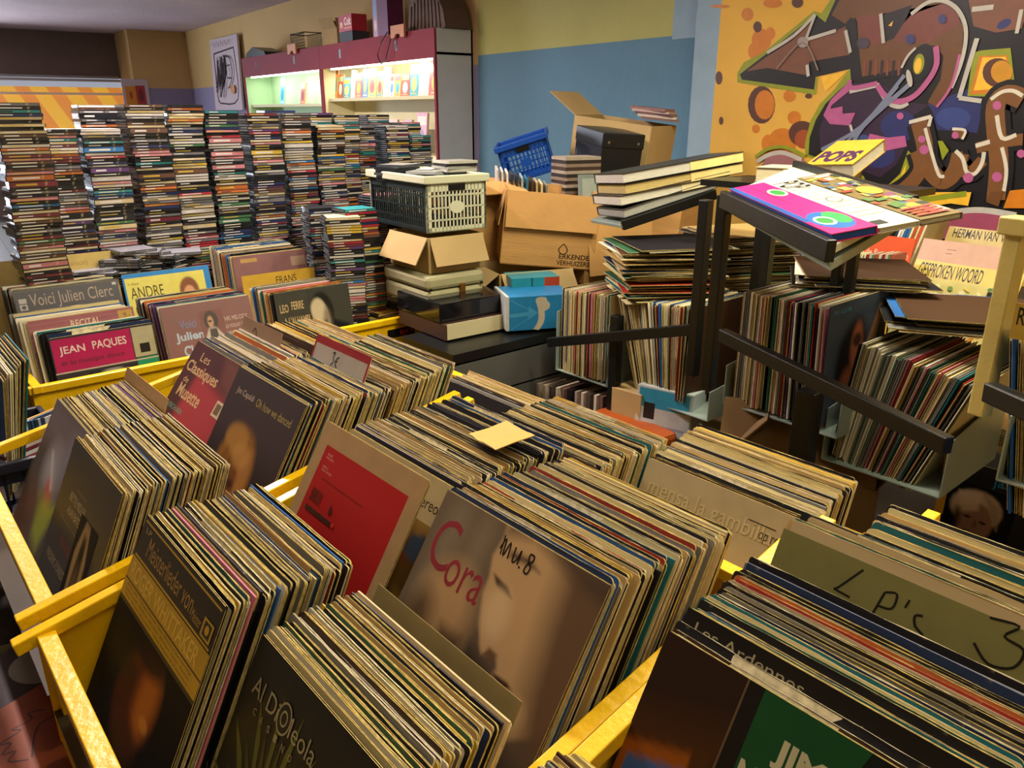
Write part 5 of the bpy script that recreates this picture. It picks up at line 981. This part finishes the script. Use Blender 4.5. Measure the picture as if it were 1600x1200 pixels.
quadbox('cardboard_box', 'big open cardboard box against the blue wall with cases on top', Vector((p.x, p.y, 1.36)) + DB * .15 + DA * .14 - DB * .02, .44, .32, .25, (.0, .12, ARZ + .28), M_CARD2, (None, None, None, 150), .2)
quadbox('cardboard_box', 'brown box low behind the black box, under the big open one', ab(2.62, 3.15, .95), .46, .36, .36, (0, .1, ARZ + .3), M_CARD, (None, None, None, None), .2)
b = MB(); b.box(-.4, .4, -.33, .3, 0, .94, M_CARD2); tag(b.obj('stacked_carton', None, ab(2.75, 3.0, 0), (0, 0, ARZ)), 'large carton at the bottom of the heap by the blue wall', 'box')
b = MB(); b.box(-.3, .3, -.28, .26, 0, .83, M_CARD2); tag(b.obj('stacked_carton', None, ab(2.78, 2.36, 0), (0, 0, ARZ)), 'hidden carton carrying the removal box', 'box')
for k in range(5): p = dep(1018 + k * 3, 188 + k * 4, 4.1); b = MB(); b.box(-.1, .1, -.07, .07, 0, .012, ink(['#7a5a58', '#a08a88', '#5c4448', '#b0a098', '#6a5450'][k])); tag(b.obj('jewel_case', None, Vector((p.x, p.y, 1.66 - k * .013)), (0, .1, ARZ + .3 + k * .1)), 'case in the small heap on the big open box', 'case', 'cases on the big open box')
crate_obj('blue_crate', 'blue plastic crate tilted behind the removal box', dep(793, 290, 4.05), 0, .26, .2, .17, mat('blue_plastic', '#12408c', .35), MATS['blue_plastic'], rot=(.1, -.3, BRZ - .8), nx=10, ny=3)

# ================================================================== BLACK RACKS WITH GREY TRAYS
M_TRAY = mat('grey_tray', '#8c9a92', .4, .3, vary=.05)
def sleeve_flat(P, rz, n, label, group, pal, h=.0048, tilt=(0, 0), topc=None, jit=.014):
    rr = random.Random(len(group) * 7 + n); ex = Vector((math.cos(rz), math.sin(rz), 0)); ey = Vector((-ex.y, ex.x, 0))
    for i in range(n):
        c = topc if (topc and i == n - 1) else rr.choice(PALS[pal]); a = rz + math.radians(rr.gauss(0, 3))
        ee = Vector((-math.sin(a), math.cos(a), 0)); loc = Vector(P) + ex * rr.uniform(-jit, jit) + ey * rr.uniform(-jit, jit) + UP * (i * h) - ee * L / 2
        RECS.append(dict(loc=loc, rot=(-math.pi / 2 + tilt[0] + math.radians(rr.uniform(-.3, .3)), 0, a), me=SLV[rr.randrange(10)], c=c, label=label, group=group, top=Vector(P) + UP * i * h, seq=i))
def rack_obj(lab, bars, group='black steel record racks'):
    T = thing('record_rack', lab, 'rack', Vector((bars[0][1][0].x, bars[0][1][0].y, 0)), 0, group)
    for nm, (p, q), w, h in bars:
        b = MB(); b.bar(Vector(p) - T.location, Vector(q) - T.location, w, h, M_BLK, UP if abs((Vector(q) - Vector(p)).normalized().z) < .9 else DB); b.obj(nm, T, bevel=.003)
    return T
def down(p, z=0): return Vector((p.x, p.y, z))
def tray(T, q0, q1, a0, a1, z, zs, name='tray'):
    """floor and side plates in A,B coordinates: B from q0 (front) to q1, A from a0 (right) to a1 (left)"""
    b = MB(); t = .003
    def pl(P, n):
        k = n * t / 2; P = [p - T.location for p in P]
        b.faces([v + k for v in P] + [v - k for v in P], [(0, 1, 2, 3), (7, 6, 5, 4), (0, 4, 5, 1), (1, 5, 6, 2), (2, 6, 7, 3), (3, 7, 4, 0)], M_TRAY)
    pl([ab(a0, q0, z), ab(a1, q0, z), ab(a1, q1, z), ab(a0, q1, z)], UP); pl([ab(a0, q1, z), ab(a1, q1, z), ab(a1, q1, z + zs), ab(a0, q1, z + zs)], DB)
    for a_ in (a0, a1): pl([ab(a_, q0, z), ab(a_, q1, z), ab(a_, q1, z + zs), ab(a_, q0, z + zs * .75)], DA)
    b.obj(name, T)
def AB(p): return p.dot(DA), p.dot(DB)
# left rack
jl = hitB(1090, 514, 1.9); el = hitB(858, 535, 1.9); pu = hitB(1104, 312, 1.9)
RL = rack_obj('left black rack with leaning records below a pile of flat sleeves and three thick catalogues', [
    ('upright', (down(pu, pu.z), down(pu, .88)), .032, .032), ('cross_rail', (jl, el), .025, .035), ('leg', (down(hitB(963, 530, 1.93), jl.z - .03), down(hitB(963, 530, 1.93))), .034, .034), ('leg', (down(pu + DA * .0 + DB * .35, pu.z - .1), down(pu + DB * .35)), .032, .032)])
a_l1 = AB(hitB(877, 455, 1.96))[0]; a_m = AB(hitB(960, 460, 1.96))[0]; a_r = AB(hitB(1085, 480, 1.96))[0]
tray(RL, 1.95, 2.3, a_m + .012, a_l1 + .01, .725, .3); tray(RL, 1.95, 2.3, a_r - .09, a_m + .006, .725, .13)
lr2 = '{c} record sleeve standing spine out '
pack(hitB(953, 462, 1.96), hitB(879, 452, 1.96), BRZ, 0, 0, lr2 + 'in the first tray of the left rack', 'spines in the first tray of the left rack', 'rack', spine=.6, pitch=.0045)
pack(hitB(1084, 482, 1.96), hitB(968, 466, 1.96), BRZ, -2, 17, lr2 + 'leaning in the second tray of the left rack', 'leaning spines in the left rack', 'rack', spine=.6, pitch=.0045)
fp = hitZ(1012, 470, 1.05) + DB * .0
sleeve_flat(V(AB(fp)[0] + .05, 2.14, 1.05), math.radians(60), 36, '{c} record sleeve lying flat on the left rack pile', 'flat sleeves piled on the left rack', 'std', h=.0052, jit=.03, topc='black')
for k, (px, py, z) in enumerate([(1150, 400, 1.1), (1200, 420, 1.08)]):
    p = hitB(px, py, 2.62 + .2 * k); sleeve_flat(V(AB(p)[0], AB(p)[1], 1.02), math.radians(66), 40 - 8 * k, '{c} record sleeve lying flat behind the black uprights', 'flat sleeves behind the uprights', 'std', h=.0052, jit=.02)
b = MB(); b.box(-.4, .35, -.25, .6, .98, 1.01, M_BLK); p = V(1.55, 2.62, 0); tag(b.obj('shelf_board', None, (p.x, p.y, 0), (0, 0, ARZ)), 'dark board carrying the flat sleeves behind the uprights', 'shelf')
b = MB(); b.box(-.38, -.34, -.2, -.16, 0, .98, M_BLK); b.box(.28, .32, -.2, -.16, 0, .98, M_BLK); b.box(-.38, -.34, .5, .54, 0, .98, M_BLK); b.box(.28, .32, .5, .54, 0, .98, M_BLK); tag(b.obj('shelf_stand', None, (p.x, p.y, 0), (0, 0, ARZ)), 'dark stand below the board behind the uprights', 'stand')
# left top shelf with catalogues
E71 = Vector((math.cos(math.radians(71)), math.sin(math.radians(71)), 0)); E161 = Vector((-E71.y, E71.x, 0)); W0 = hitA(972, 352, 1.78)
def hitR(x, y): d = ray(x, y); return CP + d * ((W0 - CP).dot(E161) / d.dot(E161))
s0 = W0; s1 = hitR(1118, 303)
def plate(T, nm, P, m, t=.02):
    n = (P[1] - P[0]).cross(P[3] - P[0]).normalized(); b = MB(); q = [p - T.location for p in P]; k = n * t
    b.faces(q + [v - k for v in q], [(0, 1, 2, 3), (7, 6, 5, 4), (0, 4, 5, 1), (1, 5, 6, 2), (2, 6, 7, 3), (3, 7, 4, 0)], m); return b.obj(nm, T, bevel=.002)
dl = E161 * .28 - UP * .015
plate(RL, 'top_shelf', [s0, s1, s1 + dl, s0 + dl], M_TRAY, .012); 
b = MB(); b.bar(s0 - RL.location, s1 - RL.location, .02, .035, M_BLK); b.obj('shelf_edge', RL, bevel=.003)
def slabbook(lab, P, ex, ey, w, d, t, cols, group=None, name='catalogue', art=None):
    """P near left bottom corner, ex along the front, ey away, w,d,t"""
    ex = ex.normalized(); ey = (ey - ex * ey.dot(ex)).normalized(); n = ex.cross(ey).normalized()
    if n.z < 0: n = -n
    T = Matrix((ex, ey, n)).transposed().to_4x4(); T.translation = P
    b = MB(); c = ink(cols[0]); b.box(0, w, 0, d, 0, .002, c); b.box(0, w, 0, d, t - .002, t, c); b.box(0, w, d - .002, d, .002, t - .002, c); b.box(.003, w - .003, .004, d - .002, .002, t - .002, mat('cut_pages_' + cols[1], cols[1], .85, vary=.2, vscale=140, stretch=(.3, .3, 6)))
    if len(cols) > 2: b.box(w * .55, w - .002, .002, .004, .002, t - .002, ink(cols[2]))
    if art: a = Art(b, (0, d, t), (w, 0, 0), (0, -d, 0), (0, 0, 1), .00005); art(a)
    o = b.obj(name, None, recalc=False); o.matrix_world = T; return tag(o, lab, 'book', group)
exl = (s1 - s0)
pz = Vector(s0) + UP * .002
slabbook('lowest thick catalogue on the left rack top, grey paged', hitR(976, 341), hitR(1115, 295) - hitR(976, 341), E161 - UP * .08, .36, .24, .03, ['#3c3c3c', '#8c8c84'])
slabbook('white paged catalogue second from below on the left rack', hitR(971, 322), hitR(1150, 281) - hitR(971, 322), E161 - UP * .08, .42, .25, .034, ['#202020', '#b8b4a4', '#c8bc90'])
slabbook('tan paged catalogue third from below on the left rack', hitR(978, 304), hitR(1165, 269) - hitR(978, 304), E161 - UP * .08, .45, .25, .034, ['#202020', '#a8945c', '#cdb878'])
slabbook('topmost yellow edged catalogue on the left rack', hitR(974, 287), hitR(1165, 252) - hitR(974, 287), E161 - UP * .08, .46, .25, .034, ['#202020', '#b0aca0', '#d6c27c'])
# right rack
jr = hitB(1128, 523, 1.76); er = hitB(1482, 697, 1.50); pr = hitB(1133, 308, 1.80)
F0 = hitB(1130, 305, 1.78); F1 = hitB(1300, 385, 1.45); BK = DB * .34 + UP * .06 - DA * .0
RR = rack_obj('right black rack with plastic sleeved records and a slanted book display on top', [
    ('upright', (down(pr, F0.z), down(pr, .9)), .032, .032), ('cross_rail', (jr, er), .026, .036), ('leg', (down(hitB(1268, 600, 1.68), 1.02), down(hitB(1268, 600, 1.68))), .05, .05),
    ('upright', (down(hitB(1312, 400, 2.0), 1.36), down(hitB(1312, 400, 2.0), .9)), .025, .025), ('upright', (down(hitB(1334, 400, 2.0), 1.36), down(hitB(1334, 400, 2.0), .9)), .025, .025)])
tray(RR, 1.80, 2.15, AB(hitB(1297, 478, 1.81))[0] - .07, AB(hitB(1155, 455, 1.81))[0] + .01, .868, .15)
tray(RR, 1.84, 2.19, AB(hitB(1462, 755, 1.86))[0] - .02, AB(hitB(1300, 700, 1.86))[0] + .015, hitB(1345, 536, 1.86).z - .325, .19)
plate(RR, 'display_plate', [F0, F1, F1 + BK, F0 + BK], MATS['white_crate_plastic'], .018)
b = MB(); b.bar(F0 - RR.location - UP * .01, F1 - RR.location - UP * .01, .02, .045, M_BLK); b.obj('front_lip', RR, bevel=.003)
b = MB(); b.bar(F1 + BK - RR.location, F0 + BK - RR.location, .02, .03, M_BLK); b.obj('back_lip', RR, bevel=.003)
plate(RR, 'under_plate', [F0 - UP * .03 + DB * .03, F1 - UP * .03 + DB * .0, F1 - UP * .022 + BK, F0 - UP * .022 + BK], M_TRAY, .02)
ex = (F1 - F0); Ln = ex.length; ex.normalize(); BN = BK - ex * BK.dot(ex); BW = BN.length; n = ex.cross(BN).normalized()
def a_pink(a):   # u along the front edge, v 0 = back .. 1 = front
    a.rect(0, 0, 1, 1, '#c81c6c'); a.rect(.0, .85, .8, 1, '#1c4890'); a.rect(.06, .2, .3, .22, '#6c1444'); a.rect(.06, .5, .5, .52, '#6c1444'); a.ell(.25, .25, .08, .2, '#c8d8a8'); a.ell(.25, .25, .06, .15, '#2c7c3c')
    a.ell(.82, .5, .14, .4, '#1c58a0'); a.ell(.8, .3, .1, .22, '#2c8c4c'); a.ell(.82, .62, .07, .2, '#c8d8c8'); a.ell(.82, .62, .05, .15, '#2c7c3c')
def a_white(a):
    a.rect(0, 0, 1, 1, '#c8c4ac'); a.text('POP', .03, .05, .17, .8, '#1c1c1c', .03, rot=0); a.text('OVERZICHT', .21, .2, .03, .6, '#5a5a50')
    for k in range(9): a.rect(.32 + k * .06, .15, .33 + k * .06, .85 if k % 3 else .5, '#8a8674')
    a.ell(.5, .42, .05, .2, '#6a6a60'); a.ell(.5, .42, .04, .16, '#c8c4ac'); a.rect(.9, .6, .96, .9, '#28282c')
def a_col(a):
    a.rect(0, 0, 1, 1, '#6a5a38'); a.text('POP', .02, .05, .14, .85, '#a09aa0', .04)
    rr = random.Random(4)
    for k in range(60): x = .05 + rr.random() * .85; y = rr.random() * .9; a.rect(x, y, min(1, x + .03 + rr.random() * .05), min(1, y + .1 + rr.random() * .2), rr.choice(['#a08838', '#3a5a7c', '#903830', '#c0b8a0', '#2c3428', '#7c4a28', '#b89c50', '#4a6a3c', '#6a3c5c']))
    a.ell(.48, .4, .08, .26, '#c8a838')
    for k in range(4): a.rect(.84 + k * .035, .15, .86 + k * .035, .9, '#b83c38')
off = n * .0005
for (v0, v1, t, lab, cols, ar) in ((.03, .36, .018, 'pink and blue book lying nearest the front lip of the slanted display', ['#c81c6c', '#1c4890'], a_pink), (.37, .66, .012, 'white book lettered POP in the middle of the slanted display', ['#c8c4ac', '#b8b4a0'], a_white), (.67, .97, .013, 'multicoloured book lettered POP at the back of the slanted display', ['#6a5a38', '#b8b4a0'], a_col)):
    slabbook(lab, F0 + ex * .02 + BN * v0 + off, ex, BN, Ln - .04, BW * (v1 - v0), t, cols, None, 'book', ar)
# books behind on the crossing of the racks
pb = hitB(1225, 268, 2.35)
RB = thing('book_ledge', 'small dark ledge at the back of the slanted display', 'ledge', down(pb, pb.z - .03), ARZ); b = MB(); b.box(-.22, .42, -.14, .14, -.02, 0, M_BLK); b.obj('board', RB); b = MB(); b.box(-.02, .02, -.1, -.06, -(pb.z - .05), -.02, M_BLK); b.obj('post', RB)
zb_ = pb.z - .029
for k, (px, lab, cols, w, t) in enumerate(((1180, 'low white book on the left of the back ledge', ['#b8b09c', '#c8bc98'], .17, .045), (1222, 'pale open paged book in the middle of the back ledge', ['#a89c80', '#cbbd90'], .2, .04))):
    p = hitB(px, 268, 2.26); slabbook(lab, down(p, zb_), -DA + DB * .25, DB, w, .16, t, cols)
p = hitB(1262, 262, 2.3); slabbook('yellow book lettered POPS tilted on the back ledge', down(p, zb_ + .02), -DA + UP * .06, DB + UP * .35, .15, .2, .04, ['#a8842c', '#d0c8b0', '#d0c8b0'], None, 'book', lambda a: a.text('POPS', .05, .45, .85, .45, '#3a2040', .05))
# records in the right rack
pack(hitB(1292, 480, 1.81), hitB(1162, 454, 1.81), BRZ, 3, 0, lr2 + 'in the first tray of the right rack', 'spines in the first tray of the right rack', 'plas', pitch=.0058, spine=.95, fixed={24: 'green', 23: 'green', 21: 'cream'})
pack(hitB(1528, 606, 1.86), hitB(1345, 536, 1.86), BRZ, -19, -6, lr2 + 'leaning in the near tray of the right rack', 'leaning spines in the near tray', 'plas', pitch=.0052, spine=.95)
def d_pat(a):
    a.painting(0, 0, 1, 1, '#3c4450', [(E(.42, .55, .25, .4, 10), '#1a1618', .1, 1), (E(.5, .42, .1, .22), '#8a4c30', .06, 1), (E(.4, .78, .14, .2), '#8a4a2c', .1, .9), ([(.62, .5), (.85, .1), (.92, .12), (.72, .75), (.6, .7)], '#a87a58', .03, 1), (E(.62, .66, .07, .1), '#b08058', .03, 1), (E(.5, .36, .07, .06), '#241a18', .03, .9), ([(.1, .9), (.9, .8), (.95, 1), (.1, 1)], '#2c2024', .1, .8)], 48)
    a.text('PAT ALBUMS', .07, .05, .27, .04, '#3c7c98', .01)
p = hitB(1296, 478, 1.805)
cover('record_sleeve', 'plastic wrapped cover with a reclining figure facing out in the right rack', p - DA * .005, BRZ, 2, '#3c4450', d_pat, plastic=False)
o = bpy.data.objects[-1] if 0 else None
sleeve_flat(V(AB(hitZ(1335, 424, 1.22))[0], AB(hitZ(1335, 424, 1.22))[1], 1.20), math.radians(38), 7, '{c} record sleeve lying flat under the slanted display', 'flat sleeves under the slanted display', 'std', h=.005, topc='dark brown', jit=.03)
sleeve_flat(V(AB(hitZ(1500, 486, 1.17))[0], AB(hitZ(1500, 486, 1.17))[1], 1.145), math.radians(34), 9, '{c} record sleeve lying flat beside the cream post', 'flat sleeves beside the cream post', 'std', h=.005, topc='dark brown', jit=.03)
# browser behind: cards and covers facing out
def fo(name, lab, px, py, b_, w, h, c, d, lean=22, cat='sign', rz=ARZ - .06):
    p = hitB(px, py, b_); return card(name, lab, p, rz, lean, w, h, c, d, .004, cat)
fo('divider_card', 'yellow card lettered HERMAN VAN VEEN before the mural', 1484, 353, 3.35, .28, .3, '#a8945c', lambda a: a.text('HERMAN VAN VEEN', .08, .02, .84, .12, '#1c1810', .01))
fo('record_sleeve', 'plain pinkish sleeve with a dark bar behind the GESPROKEN WOORD card', 1444, 372, 3.1, .34, .3, '#a07c68', lambda a: (a.rect(.25, .32, .8, .42, '#3c3c42'), a.rect(.28, .1, .38, .11, '#6a4c44'), a.rect(.28, .15, .35, .16, '#6a4c44')), 24, 'record')
fo('divider_card', 'yellow card lettered GESPROKEN WOORD above the floral cover', 1432, 404, 3.02, .37, .2, '#b09a4c', lambda a: a.text('GESPROKEN WOORD', .06, .04, .6, .26, '#1c1810', .01), 24)
def d_flor(a):
    rr = random.Random(12)
    for k in range(90): x, y = rr.random(), rr.random(); a.ell(x, y, .02 + rr.random() * .03, .012 + rr.random() * .02, rr.choice(['#4c6a38', '#5c7a44', '#c0a858', '#b8a470', '#a86a30', '#c0b888']), n=8, rot=rr.random() * 180)
    a.rect(.85, .06, .94, .14, '#18181c')
fo('record_sleeve', 'cover patterned with green leaves and flowers behind the flat sleeves', 1418, 428, 2.9, .33, .3, '#b0a468', d_flor, 20, 'record')
fo('record_sleeve', 'orange cover with white lettering beneath the slanted display', 1338, 362, 3.1, .24, .28, '#b8461c', lambda a: a.text('op de Bange Dagen', .1, .2, .85, .12, '#c8b098'), 10, 'record')
fo('divider_card', 'yellow card with handwritten names FRANS HALSEMA and JAAP ULSER', 1272, 382, 3.0, .3, .25, '#a8a06c', lambda a: (a.text('FRANS HALSEMA', .42, .04, .55, .14, '#1c1810', .01), a.text('JAAP ULSER', .5, .22, .4, .14, '#1c1810', .01)), 16)
for k, c in enumerate(['#2c2c2c', '#c8ccd0', '#b0b0a8', '#28588c', '#2c6090', '#c8b890', '#a04828', '#c0a878', '#b84830', '#c0b898']):
    p = hitB(1402 + k * 5.2, 362 - k * 1.5, 3.15); b = MB(); b.box(-.004, .004, 0, .3, -.3, 0, ink(c)); tag(b.obj('record_sleeve', None, p, (0, .22, ARZ + .1)), 'record sleeve leaning spine out right of the orange cover', 'record', 'spines right of the orange cover')
for k in range(9):
    p = hitB(1356 + k * 5, 398, 2.85); b = MB(); b.box(-.005, .005, 0, .1, -.12, 0, ink(['#7c2c34', '#b0a890', '#5c6a48', '#a04838', '#c0b89c'][k % 5])); tag(b.obj('jewel_case', None, p, (0, .05, ARZ)), 'small upright case below the orange cover', 'case', 'small cases below the orange cover')
for k in range(12):
    p = hitB(1200 + k * 5, 392 + k * .5, 2.75); b = MB(); b.box(-.006, .006, 0, .12, -.13, 0, ink(['#b8b4a4', '#a89c80', '#3a6a44', '#a05848', '#4c4488', '#c0b8a4'][k % 6])); tag(b.obj('jewel_case', None, p, (0, .1, ARZ)), 'small upright case beside the handwritten names card', 'case', 'small cases beside the names card')
b = MB(); MS = mat('shelf_grey', '#2a2826', .6); b.box(-.35, .75, 0, .75, 0, .98, MS); pc = V(.85, 2.85, 0); tag(b.obj('browser_cabinet', None, pc, (0, 0, ARZ)), 'dark cabinet carrying the card dividers in front of the mural', 'cabinet')
# cream post, right edge rack and its records
pp = hitB(1566, 480, 1.5); b = MB(); b.box(-.015, .015, -.015, .015, 1.13, 1.47, mat('cream_paint', '#b8a860', .4, bump=.1)); b.box(-.024, .024, -.024, .024, 1.455, 1.485, MATS['cream_paint'])
tag(b.obj('cream_post', None, (pp.x, pp.y, 0), (0, 0, ARZ - .2), bevel=.003), 'cream painted upright post at the right edge before the racks', 'post')
r0 = hitB(1546, 612, 1.42); r1 = hitB(1680, 672, 1.3)
RX = rack_obj('black rack at the right edge beyond the cream post', [('cross_rail', (r0, r1), .026, .034), ('leg', (down(r1, r1.z), down(r1)), .03, .03)])
tray(RX, 1.45, 1.8, AB(hitB(1700, 740, 1.47))[0], AB(hitB(1563, 745, 1.47))[0], hitB(1566, 745, 1.47).z, .16)
pack(hitB(1660, 545, 1.47), hitB(1582, 522, 1.47), BRZ, 10, 10, lr2 + 'at the right edge beneath the ROCK card', 'spines at the right edge', 'rack', pitch=.006, spine=.5)
crd2 = card('divider_card', 'yellow divider card lettered ROCK at the right edge', hitB(1574, 506, 1.5), BRZ, 0, .3, .08, '#a88c38', None, cat='sign')
b = MB(); b.box(0, .12, 0, .001, 0, .06, ink('#a88c38')); a = Art(b, (0, 0, .06), (.12, 0, 0), (0, 0, -.06), (0, -1, 0)); a.text('ROCK & B', .05, .1, .8, .5, '#1c1810', .01); tag(b.obj('label_tab', None, hitB(1576, 528, 1.44), (0, 0, ARZ), recalc=False), 'yellow tab reading ROCK at the right edge', 'label')
# dark cover with the fair haired woman on the floor shelf
def d_jas(a):
    a.rect(0, 0, 1, 1, '#0e0f12'); a.text('jasperina', .42, .06, .5, .13, '#1f7ca8', .01)
    a.painting(.04, .2, .66, .8, '#0e0f12', [(E(.48, .36, .36, .3), '#b8a088', .06, 1), (E(.5, .58, .26, .32), '#8c6a58', .05, 1), ([(.2, .15), (.5, .1), (.52, .38), (.25, .5)], '#c8b298', .06, .9), ([(.55, .1), (.8, .25), (.82, .6), (.7, .4)], '#98826c', .06, .9), (E(.4, .52, .05, .02), '#1c1412', .02, 1), (E(.62, .55, .05, .02), '#1c1412', .02, 1), ([(.5, .55), (.54, .55), (.56, .66), (.48, .66)], '#6a4c40', .03, .7), (E(.49, .76, .11, .022, 8), '#4a1c1c', .02, 1), (E(.25, .6, .06, .2), '#181414', .08, .8)], 64)
cover('record_sleeve', 'dark cover of a smiling fair haired woman below the racks at the right', hitB(1484, 712, 2.42), ARZ, 12, '#0e0f12', d_jas, w=.315)
for k in range(14): p = hitB(1540, 650, 2.2); RECS.append(dict(loc=V(AB(p)[0], 2.2, .80 + k * .005), rot=(-math.pi / 2, 0, ARZ + .02 * (k % 3)), me=SLV[k % 10], c=PALS['std'][k * 3 % 30], label='{c} record sleeve lying flat above the fair haired woman cover', group='flat sleeves over the dark cover', top=V(AB(p)[0], 2.3, .8), seq=20))
b = MB(); b.box(-.7, .6, 0, .6, .44, .46, TW); b.box(-.7, -.67, 0, .6, 0, .44, TW); b.box(.57, .6, 0, .6, 0, .44, TW); tag(b.obj('floor_shelf', None, V(.7, 1.95, 0), (0, 0, ARZ)), 'low dark shelf on the floor below the right rack', 'shelf')
# things seen between the back row and the racks
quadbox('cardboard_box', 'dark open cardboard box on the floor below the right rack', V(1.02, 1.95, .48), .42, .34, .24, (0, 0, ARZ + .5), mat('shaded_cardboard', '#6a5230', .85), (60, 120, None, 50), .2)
b = MB(); b.box(-.16, .16, -.1, .1, 0, .09, ink('#8c4014')); a = Art(b, (-.16, -.1, .12), (.32, 0, 0), (0, 0, -.12), (0, -1, 0)); a.ell(.6, .5, .2, .3, '#8c8468'); tag(b.obj('orange_bag', None, hitZ(975, 648, .69) - UP * .12, (0, 0, ARZ - .1), bevel=.02), 'orange bag lying behind the left rack leg', 'bag')
b = MB(); b.box(-.1, .1, -.06, .06, 0, .16, ink('#a8b0b0')); a = Art(b, (-.1, -.06, .16), (.2, 0, 0), (0, 0, -.16), (0, -1, 0)); a.rect(.05, .05, .95, .45, '#2c88a8'); a.rect(.15, .35, .35, .7, '#1c1c20'); a.rect(.1, .8, .9, .85, '#8c8498'); tag(b.obj('printed_carton', None, hitZ(1048, 605, .78) - UP * .16, (-.1, 0, ARZ + .25), bevel=.004), 'pale blue printed carton between the rack legs', 'box')
b = MB(); b.box(-.06, .06, -.05, .05, 0, .16, M_CARD2); tag(b.obj('cardboard_box', None, hitZ(992, 606, .75) - UP * .16, (0, 0, ARZ + .1)), 'small plain box behind the orange bag', 'box')
for k in range(12): p = hitB(840 + k * 10, 600 + k * 2, 1.95); b = MB(); b.box(-.006, .006, 0, .12, -.14, 0, ink(['#8a7c70', '#b8a898', '#4a4038', '#c0b4a0', '#6a5048', '#18161a'][k % 6])); tag(b.obj('jewel_case', None, p, (0, 0, ARZ)), 'upright case in the row behind the back bins', 'case', 'cases in the row behind the back bins')
b = MB(); b.box(-.5, .55, -.2, .35, 0, .55, MS); tag(b.obj('floor_cabinet', None, V(1.75, 2.0, 0), (0, 0, ARZ)), 'dark low cabinet under the left rack', 'cabinet')
b = MB(); b.box(0, .02, 0, .3, 0, .3, ink('#b88c28')); tag(b.obj('yellow_folder', None, hitB(1470, 745, 1.98) - UP * .1, (0, 0, ARZ + .3)), 'narrow yellow folder beside the dark woman cover', 'folder')
# ================================================================== LEFT EDGE: dark crate, cases, magazines box
kp = V(2.05, -.02, .56); T = crate_obj('dark_crate', 'dark blue plastic crate at the left edge holding small cases', V(2.42, -.12, .56), ARZ, .38, .3, .25, mat('navy_plastic', '#14182c', .4), MATS['navy_plastic'], nx=8, ny=2)
T.location = V(2.5, .02, .56)
for k in range(9): p = hitZ(26 + k * 5.2, 662 - k * 1.2, .86); b = MB(); b.box(-.005, .005, 0, .14, -.12, 0, ink(['#c08a28', '#3a4a5c', '#8a98a0', '#1c2c40', '#26405c', '#1c2c40', '#8890a0', '#20304c', '#a0a4ac'][k])); tag(b.obj('jewel_case', None, p, (0, 0, ARZ + .55)), 'upright case in the dark crate at the left edge', 'case', 'upright cases in the dark crate')
for k in range(6): p = hitZ(10, 690, .83); b = MB(); b.box(-.07, .07, -.06, .06, 0, .01, ink(['#8c2434', '#a8a0a0', '#7c3040', '#b0b0b0', '#5c2430', '#a89898'][k])); tag(b.obj('jewel_case', None, Vector((p.x, p.y, .77 + k * .0105)), (0, 0, ARZ + .5)), 'red and white case lying flat in the dark crate', 'case', 'flat cases in the dark crate')
b = MB(); b.box(-.25, .2, -.25, .25, 0, .54, TW); tag(b.obj('crate_stand', None, V(2.33, .12, 0), (0, 0, ARZ)), 'dark stand under the dark crate at the left edge', 'stand')
# magazines in a box below the front rail
mb = hitZ(60, 1110, .62)
def d_mag(a): a.rect(0, 0, 1, 1, '#a0501c'); a.rect(0, 0, 1, .13, '#1c2028'); a.text('WAY SO CLOSE', .05, .03, .9, .075, '#a8a090', .01)
def magazine(lab, px, py, z, w, h, c, rz, d, t=.004):
    p = hitZ(px, py, z); b = MB(); b.box(-w / 2, w / 2, -h / 2, h / 2, 0, t, ink(c)); a = Art(b, (-w / 2, h / 2, t), (w, 0, 0), (0, -h, 0), (0, 0, 1)); d(a); tag(b.obj('magazine', None, (p.x, p.y, z - t), (0, 0, rz), recalc=False), lab, 'magazine')
def d_way(a):
    a.rect(0, .0, 1, .18, '#1c2028'); a.text('AWAY SO CLOSE', .04, .03, .92, .11, '#a8a090', .01); a.stroke([(.35, .32), (.45, .26), (.5, .32), (.55, .27), (.6, .34), (.66, .3), (.66, .42), (.72, .4), (.7, .5), (.78, .52), (.72, .58)], .012, '#3c1c18'); a.stroke([(.35, .34), (.5, .42), (.6, .5), (.6, .6), (.7, .66), (.66, .72), (.8, .78)], .012, '#3c1c18')
magazine('orange magazine with a black band reading AWAY SO CLOSE in the floor box', 75, 1140, .66, .24, .3, '#8a4018', ARZ + math.radians(200), d_way)
magazine('dark magazine with a photograph half hidden behind the orange one', 62, 1040, .65, .2, .24, '#2c2024', ARZ + .4, lambda a: (a.ell(.5, .5, .3, .2, '#8a8a88'), a.rect(.2, .3, .8, .38, '#6a2430')))
T, _ = open_box('magazine_box', 'pale box with magazines standing below the front rail', mb + DA * .02 - UP * .05 - UP * 0, .34, .3, .07, ARZ - .2, mat('pale_board', '#6a6048', .7), (None, None, None, None))
T.location.z = .584

flush_records(); flush_cases()

for o in COL.objects:
    if 'label' in o and len(o['label'].replace('-', ' ').split()) > 16: print('LONG', len(o['label'].split()), o['label'])
